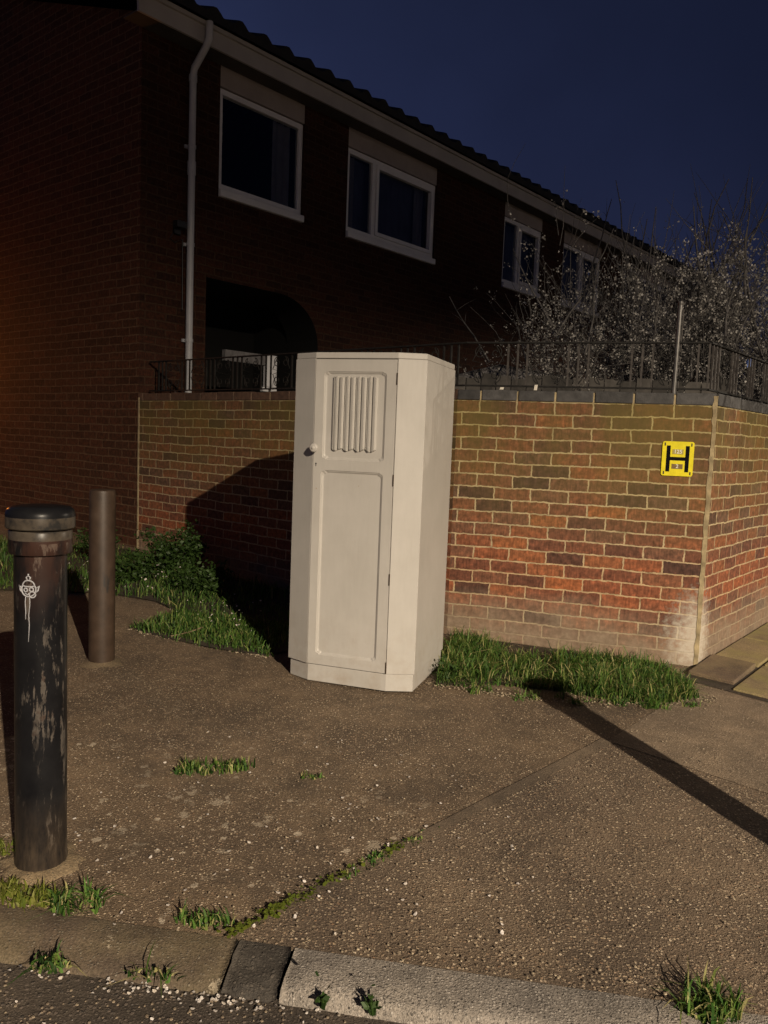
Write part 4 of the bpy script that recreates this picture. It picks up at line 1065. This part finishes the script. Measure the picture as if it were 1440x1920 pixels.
for k in range(40): x, y = rr.uniform(-1.3, -.75), rr.uniform(4.6, 5.4); petal(b, G(x, y, rr.uniform(.05, .11)), rr.uniform(.005, .009), rr, .6)
tag(b.build('fallen_petals', M['petal']), 'scattered white blossom petals on pavement, grass and gutter', 'petals', kind='stuff')
b = MB()
def stone(b, p, r, t, rr):
    q = []; n = 6
    top = [p + Vector((r*math.cos(2*math.pi*k/n)*rr.uniform(.6, 1), r*math.sin(2*math.pi*k/n)*rr.uniform(.6, 1), r*.55)) for k in range(n)]
    bot = [p + (x - p) * 1.35 - ZUP * r * .9 for x in top]
    b.face(top, t=t)
    for k in range(n): b.face([bot[k], bot[(k+1) % n], top[(k+1) % n], top[k]], t=t)
for k in range(1500):
    x, y = rr.uniform(-1.3, 1.9), rr.uniform(1.75, 4.2)
    if y < yk(x): continue
    stone(b, G(x, y, .008), rr.uniform(.0015, .0034), rr.random(), rr)
for k in range(80):
    x = rr.uniform(-.1, .75); y = yk(x) + abs(rr.gauss(.05, .05)); stone(b, G(x, y, .006), rr.uniform(.0018, .0038), rr.random(), rr)
for k in range(500):
    x = rr.uniform(.25, 1.75); e0 = 4.02 - .12 * math.sin((x - .4) * 2.4); stone(b, G(x, e0 + rr.gauss(-.02, .03), .008), rr.uniform(.002, .005), rr.random(), rr)
for k in range(500):
    x = rr.uniform(-1.2, .2); y = yk(x) - rr.uniform(.165, .40); stone(b, G(x, y, ROADZ + .002), rr.uniform(.0015, .004), rr.random() * .3, rr)
for k in range(260):
    t_ = rr.random(); x = -.62 - .9 * t_; stone(b, G(x, 4.36 + .41 * t_ + rr.gauss(-.015, .02), .006), rr.uniform(.002, .006), rr.random(), rr)
tag(b.build('loose_grit', M['grit']), 'loose stones and grit on the pavement and in the gutter', 'grit', kind='stuff')
# twig on the left grass
b = MB(); b.tube([G(-1.22, 4.60, .02), G(-1.12, 4.66, .035), G(-1.06, 4.72, .05)], .004, 5); tag(b.build('twig', M['dead'], loc=(-1.15, 4.65, gz(-1.15, 4.65))), 'short pale dry twig lying at the edge of the left grass', 'twig')

# ------------------------------------------------------------------ garden behind the wall
fen = thing('garden_fence', 'dark weathered timber fence behind the railing, under the upper windows', 'fence', (.55, 6.9, 0))
P0, P1 = Vector((.40, 6.75, 0)), Vector((2.6, 6.35, 0)); fd = (P1 - P0).normalized(); fn = Vector((fd.y, -fd.x, 0)); b = MB(); u = 0; rr = random.Random(9)
while u < (P1 - P0).length:
    b.box(P0 + fd * u + ZUP * .0, fd * .115, fn * .014, ZUP * (1.80 + rr.uniform(-.025, .02)), 0, rr.random()); u += .123
b.build('boards', M['fence_wood'], fen)
b = MB(); b.box(P0 - fn * .05 + ZUP * .4, fd * 2.2, fn * .045, ZUP * .07); b.box(P0 - fn * .05 + ZUP * 1.4, fd * 2.2, fn * .045, ZUP * .07); b.build('rails', M['fence_wood'], fen)
shed = thing('garden_shed', 'low dark garden shed with pale felt roof edge behind the railing', 'shed', (1.3, 8.2, 0))
so = Vector((.62, 7.75, 0)); sx_, sy_ = Vector((.98, .2, 0)), Vector((-.2, .98, 0)); b = MB(); b.box(so, sx_ * 1.5, sy_ * 1.2, ZUP * 1.86); b.build('walls', M['dark_void'], shed)
b = MB(); q = [so - sx_ * .06 - sy_ * .08 + ZUP * 1.85, so + sx_ * .42 - sy_ * .08 + ZUP * 2.0, so + sx_ * 1.56 - sy_ * .08 + ZUP * 1.87]
r2 = [x + sy_ * 1.4 for x in q]
for i in (0, 1): b.face([q[i], q[i+1], r2[i+1], r2[i]]); b.face([q[i+1], q[i], q[i] - ZUP * .03, q[i+1] - ZUP * .03])
b.face([q[0], q[1], q[2]][::-1]); b.build('roof', M['felt'], shed)

# blossoming tree
def tree(x, y, seed, label, limbs, spread, zc, ztop, nblos, keep):
    rr = random.Random(seed); z = gz(x, y); t = thing('blossom_tree', label, 'tree', (x, y, z), None)
    tb, bb, fb = MB(), MB(), MB()
    trunk = [Vector((x, y, z - .1)), Vector((x + .03, y - .02, z + .5)), Vector((x - .02, y + .02, z + 1.05))]
    tb.tube(trunk, [.075, .062, .055], 10); segs = []
    def grow(p, d, ln, r, lvl):
        n = 5 if lvl < 2 else 4; pts = [p]; q = p; dd = d.normalized()
        for i in range(n):
            up = .10 if lvl < 2 else .16
            dd = (dd + Vector((rr.gauss(0, .17), rr.gauss(0, .17), rr.gauss(up, .10)))).normalized(); q = q + dd * ln / n; pts.append(q)
        rs = [r * (1 - .75 * i / n) for i in range(n + 1)]
        bb.tube(pts, rs, 5 if lvl < 2 else 3, False)
        for i in range(n): segs.append((pts[i], pts[i+1], lvl))
        if lvl < 3:
            for k in range((8, 8, 6)[lvl]):
                i = rr.randint(1, n); a = rr.uniform(0, 6.28)
                sd = Vector((math.cos(a), math.sin(a), rr.uniform(-.35, .75)))
                dist_ = (pts[i] - trunk[2]); 
                if lvl >= 1 and pts[i].z > ztop - .1 and rr.random() < .5: continue
                grow(pts[i], (dd * .5 + sd).normalized(), ln * rr.uniform(.38, .62), rs[i] * .62, lvl + 1)
    for k in range(limbs):
        a = 2*math.pi * (k + rr.uniform(-.3, .3)) / limbs
        grow(trunk[2] - ZUP * rr.uniform(0, .5), Vector((math.cos(a) * spread, math.sin(a) * spread, rr.uniform(.35, 1.0))), rr.uniform(.8, 1.15) * zc, .028, 0)
    for k in range(46):                                        # long bare water shoots
        s0 = rr.choice([g for g in segs if g[2] <= 2 and g[1].z > z + 1.7])
        d = Vector((rr.gauss(0, .28), rr.gauss(0, .28), 1)); n = 5; pts = [s0[1]]; q = s0[1]
        ln = rr.uniform(.45, 1.25)
        for i in range(n):
            d = d + Vector((rr.gauss(0, .13), rr.gauss(0, .13), 0)); q = q + d.normalized() * ln / n; pts.append(q)
        bb.tube(pts, [.0115 * (1 - .70 * i / n) for i in range(n + 1)], 4, False)
        for j in range(3):
            i = rr.randint(1, n - 1); e = pts[i] + Vector((rr.gauss(0, .10), rr.gauss(0, .10), rr.uniform(.08, .22))); bb.tube([pts[i], pts[i].lerp(e, .5) + Vector((0, 0, .012)), e], [.003, .0022, .001], 3, False)
    base_ = [g for g in segs if g[2] >= 1 and z + .9 < g[1].z < ztop - .3]
    for k in range(420):                                       # thicket of thin upright twigs
        s0 = rr.choice(base_); d = Vector((rr.gauss(0, .35), rr.gauss(0, .35), 1)); q = s0[1]; pts = [q]; ln = rr.uniform(.25, .7); n = 4
        for i in range(n):
            d = d + Vector((rr.gauss(0, .2), rr.gauss(0, .2), 0)); q = q + d.normalized() * ln / n; pts.append(q)
        bb.tube(pts, [.0042 * (1 - .7 * i / n) for i in range(n + 1)], 3, False)
        for i in range(n): segs.append((pts[i], pts[i+1], 3))
    tw = [g for g in segs if g[2] >= 2]
    for k in range(nblos):
        g = rr.choice(tw); p = g[0].lerp(g[1], rr.random())
        if p.z > keep and rr.random() < min(1, (p.z - keep) / .45): continue
        if rr.random() < .3: continue
        for j in range(rr.randint(2, 4)):
            c2 = p + Vector((rr.gauss(0, .014), rr.gauss(0, .014), rr.gauss(0, .014))); petal2(fb, c2, rr.uniform(.005, .011), rr)
    tb.build('trunk', M['bark'], t, smooth='all'); bb.build('branches', M['bark'], t, smooth='all'); fb.build('crown', M['blossom'], t)
    return t
def petal2(b, p, r, rr):
    n_ = Vector((rr.gauss(0, 1), rr.gauss(0, 1), rr.gauss(0, 1))).normalized(); u_ = n_.orthogonal().normalized(); v_ = n_.cross(u_)
    b.face([p + u_ * r, p + v_ * r + n_ * r * .4, p - u_ * r, p - v_ * r + n_ * r * .4], t=rr.random())
tree(2.38, 7.40, 17, 'tangled blossom tree with bare upright shoots nearest the house wall, behind the railing', 12, .85, 1.45, 3.35, 13000, 2.95)
tree(3.05, 7.45, 23, 'grey tangled blossom tree in the middle of the three, behind the slim metal pole', 12, .85, 1.55, 3.45, 13000, 3.0)
tree(3.80, 6.9, 29, 'white blossom tree at the right frame edge beside the return wall railing', 10, .9, 1.3, 3.2, 11000, 2.8)
bg_ = MB(); p = Vector((2.88, 6.55, 1.93)); bg_.face([p, p + Vector((.045, 0, .02)), p + Vector((.05, .015, .09)), p + Vector((.01, .01, .07))]); bg_.face([p + Vector((0, .02, .01)), p, p + Vector((.01, .01, .07)), p + Vector((.0, .03, .06))])
tag(bg_.build('plastic_bag', M['blue'], loc=tuple(p)), 'small blue plastic scrap caught in the blossom tree by the railing', 'plastic scrap')
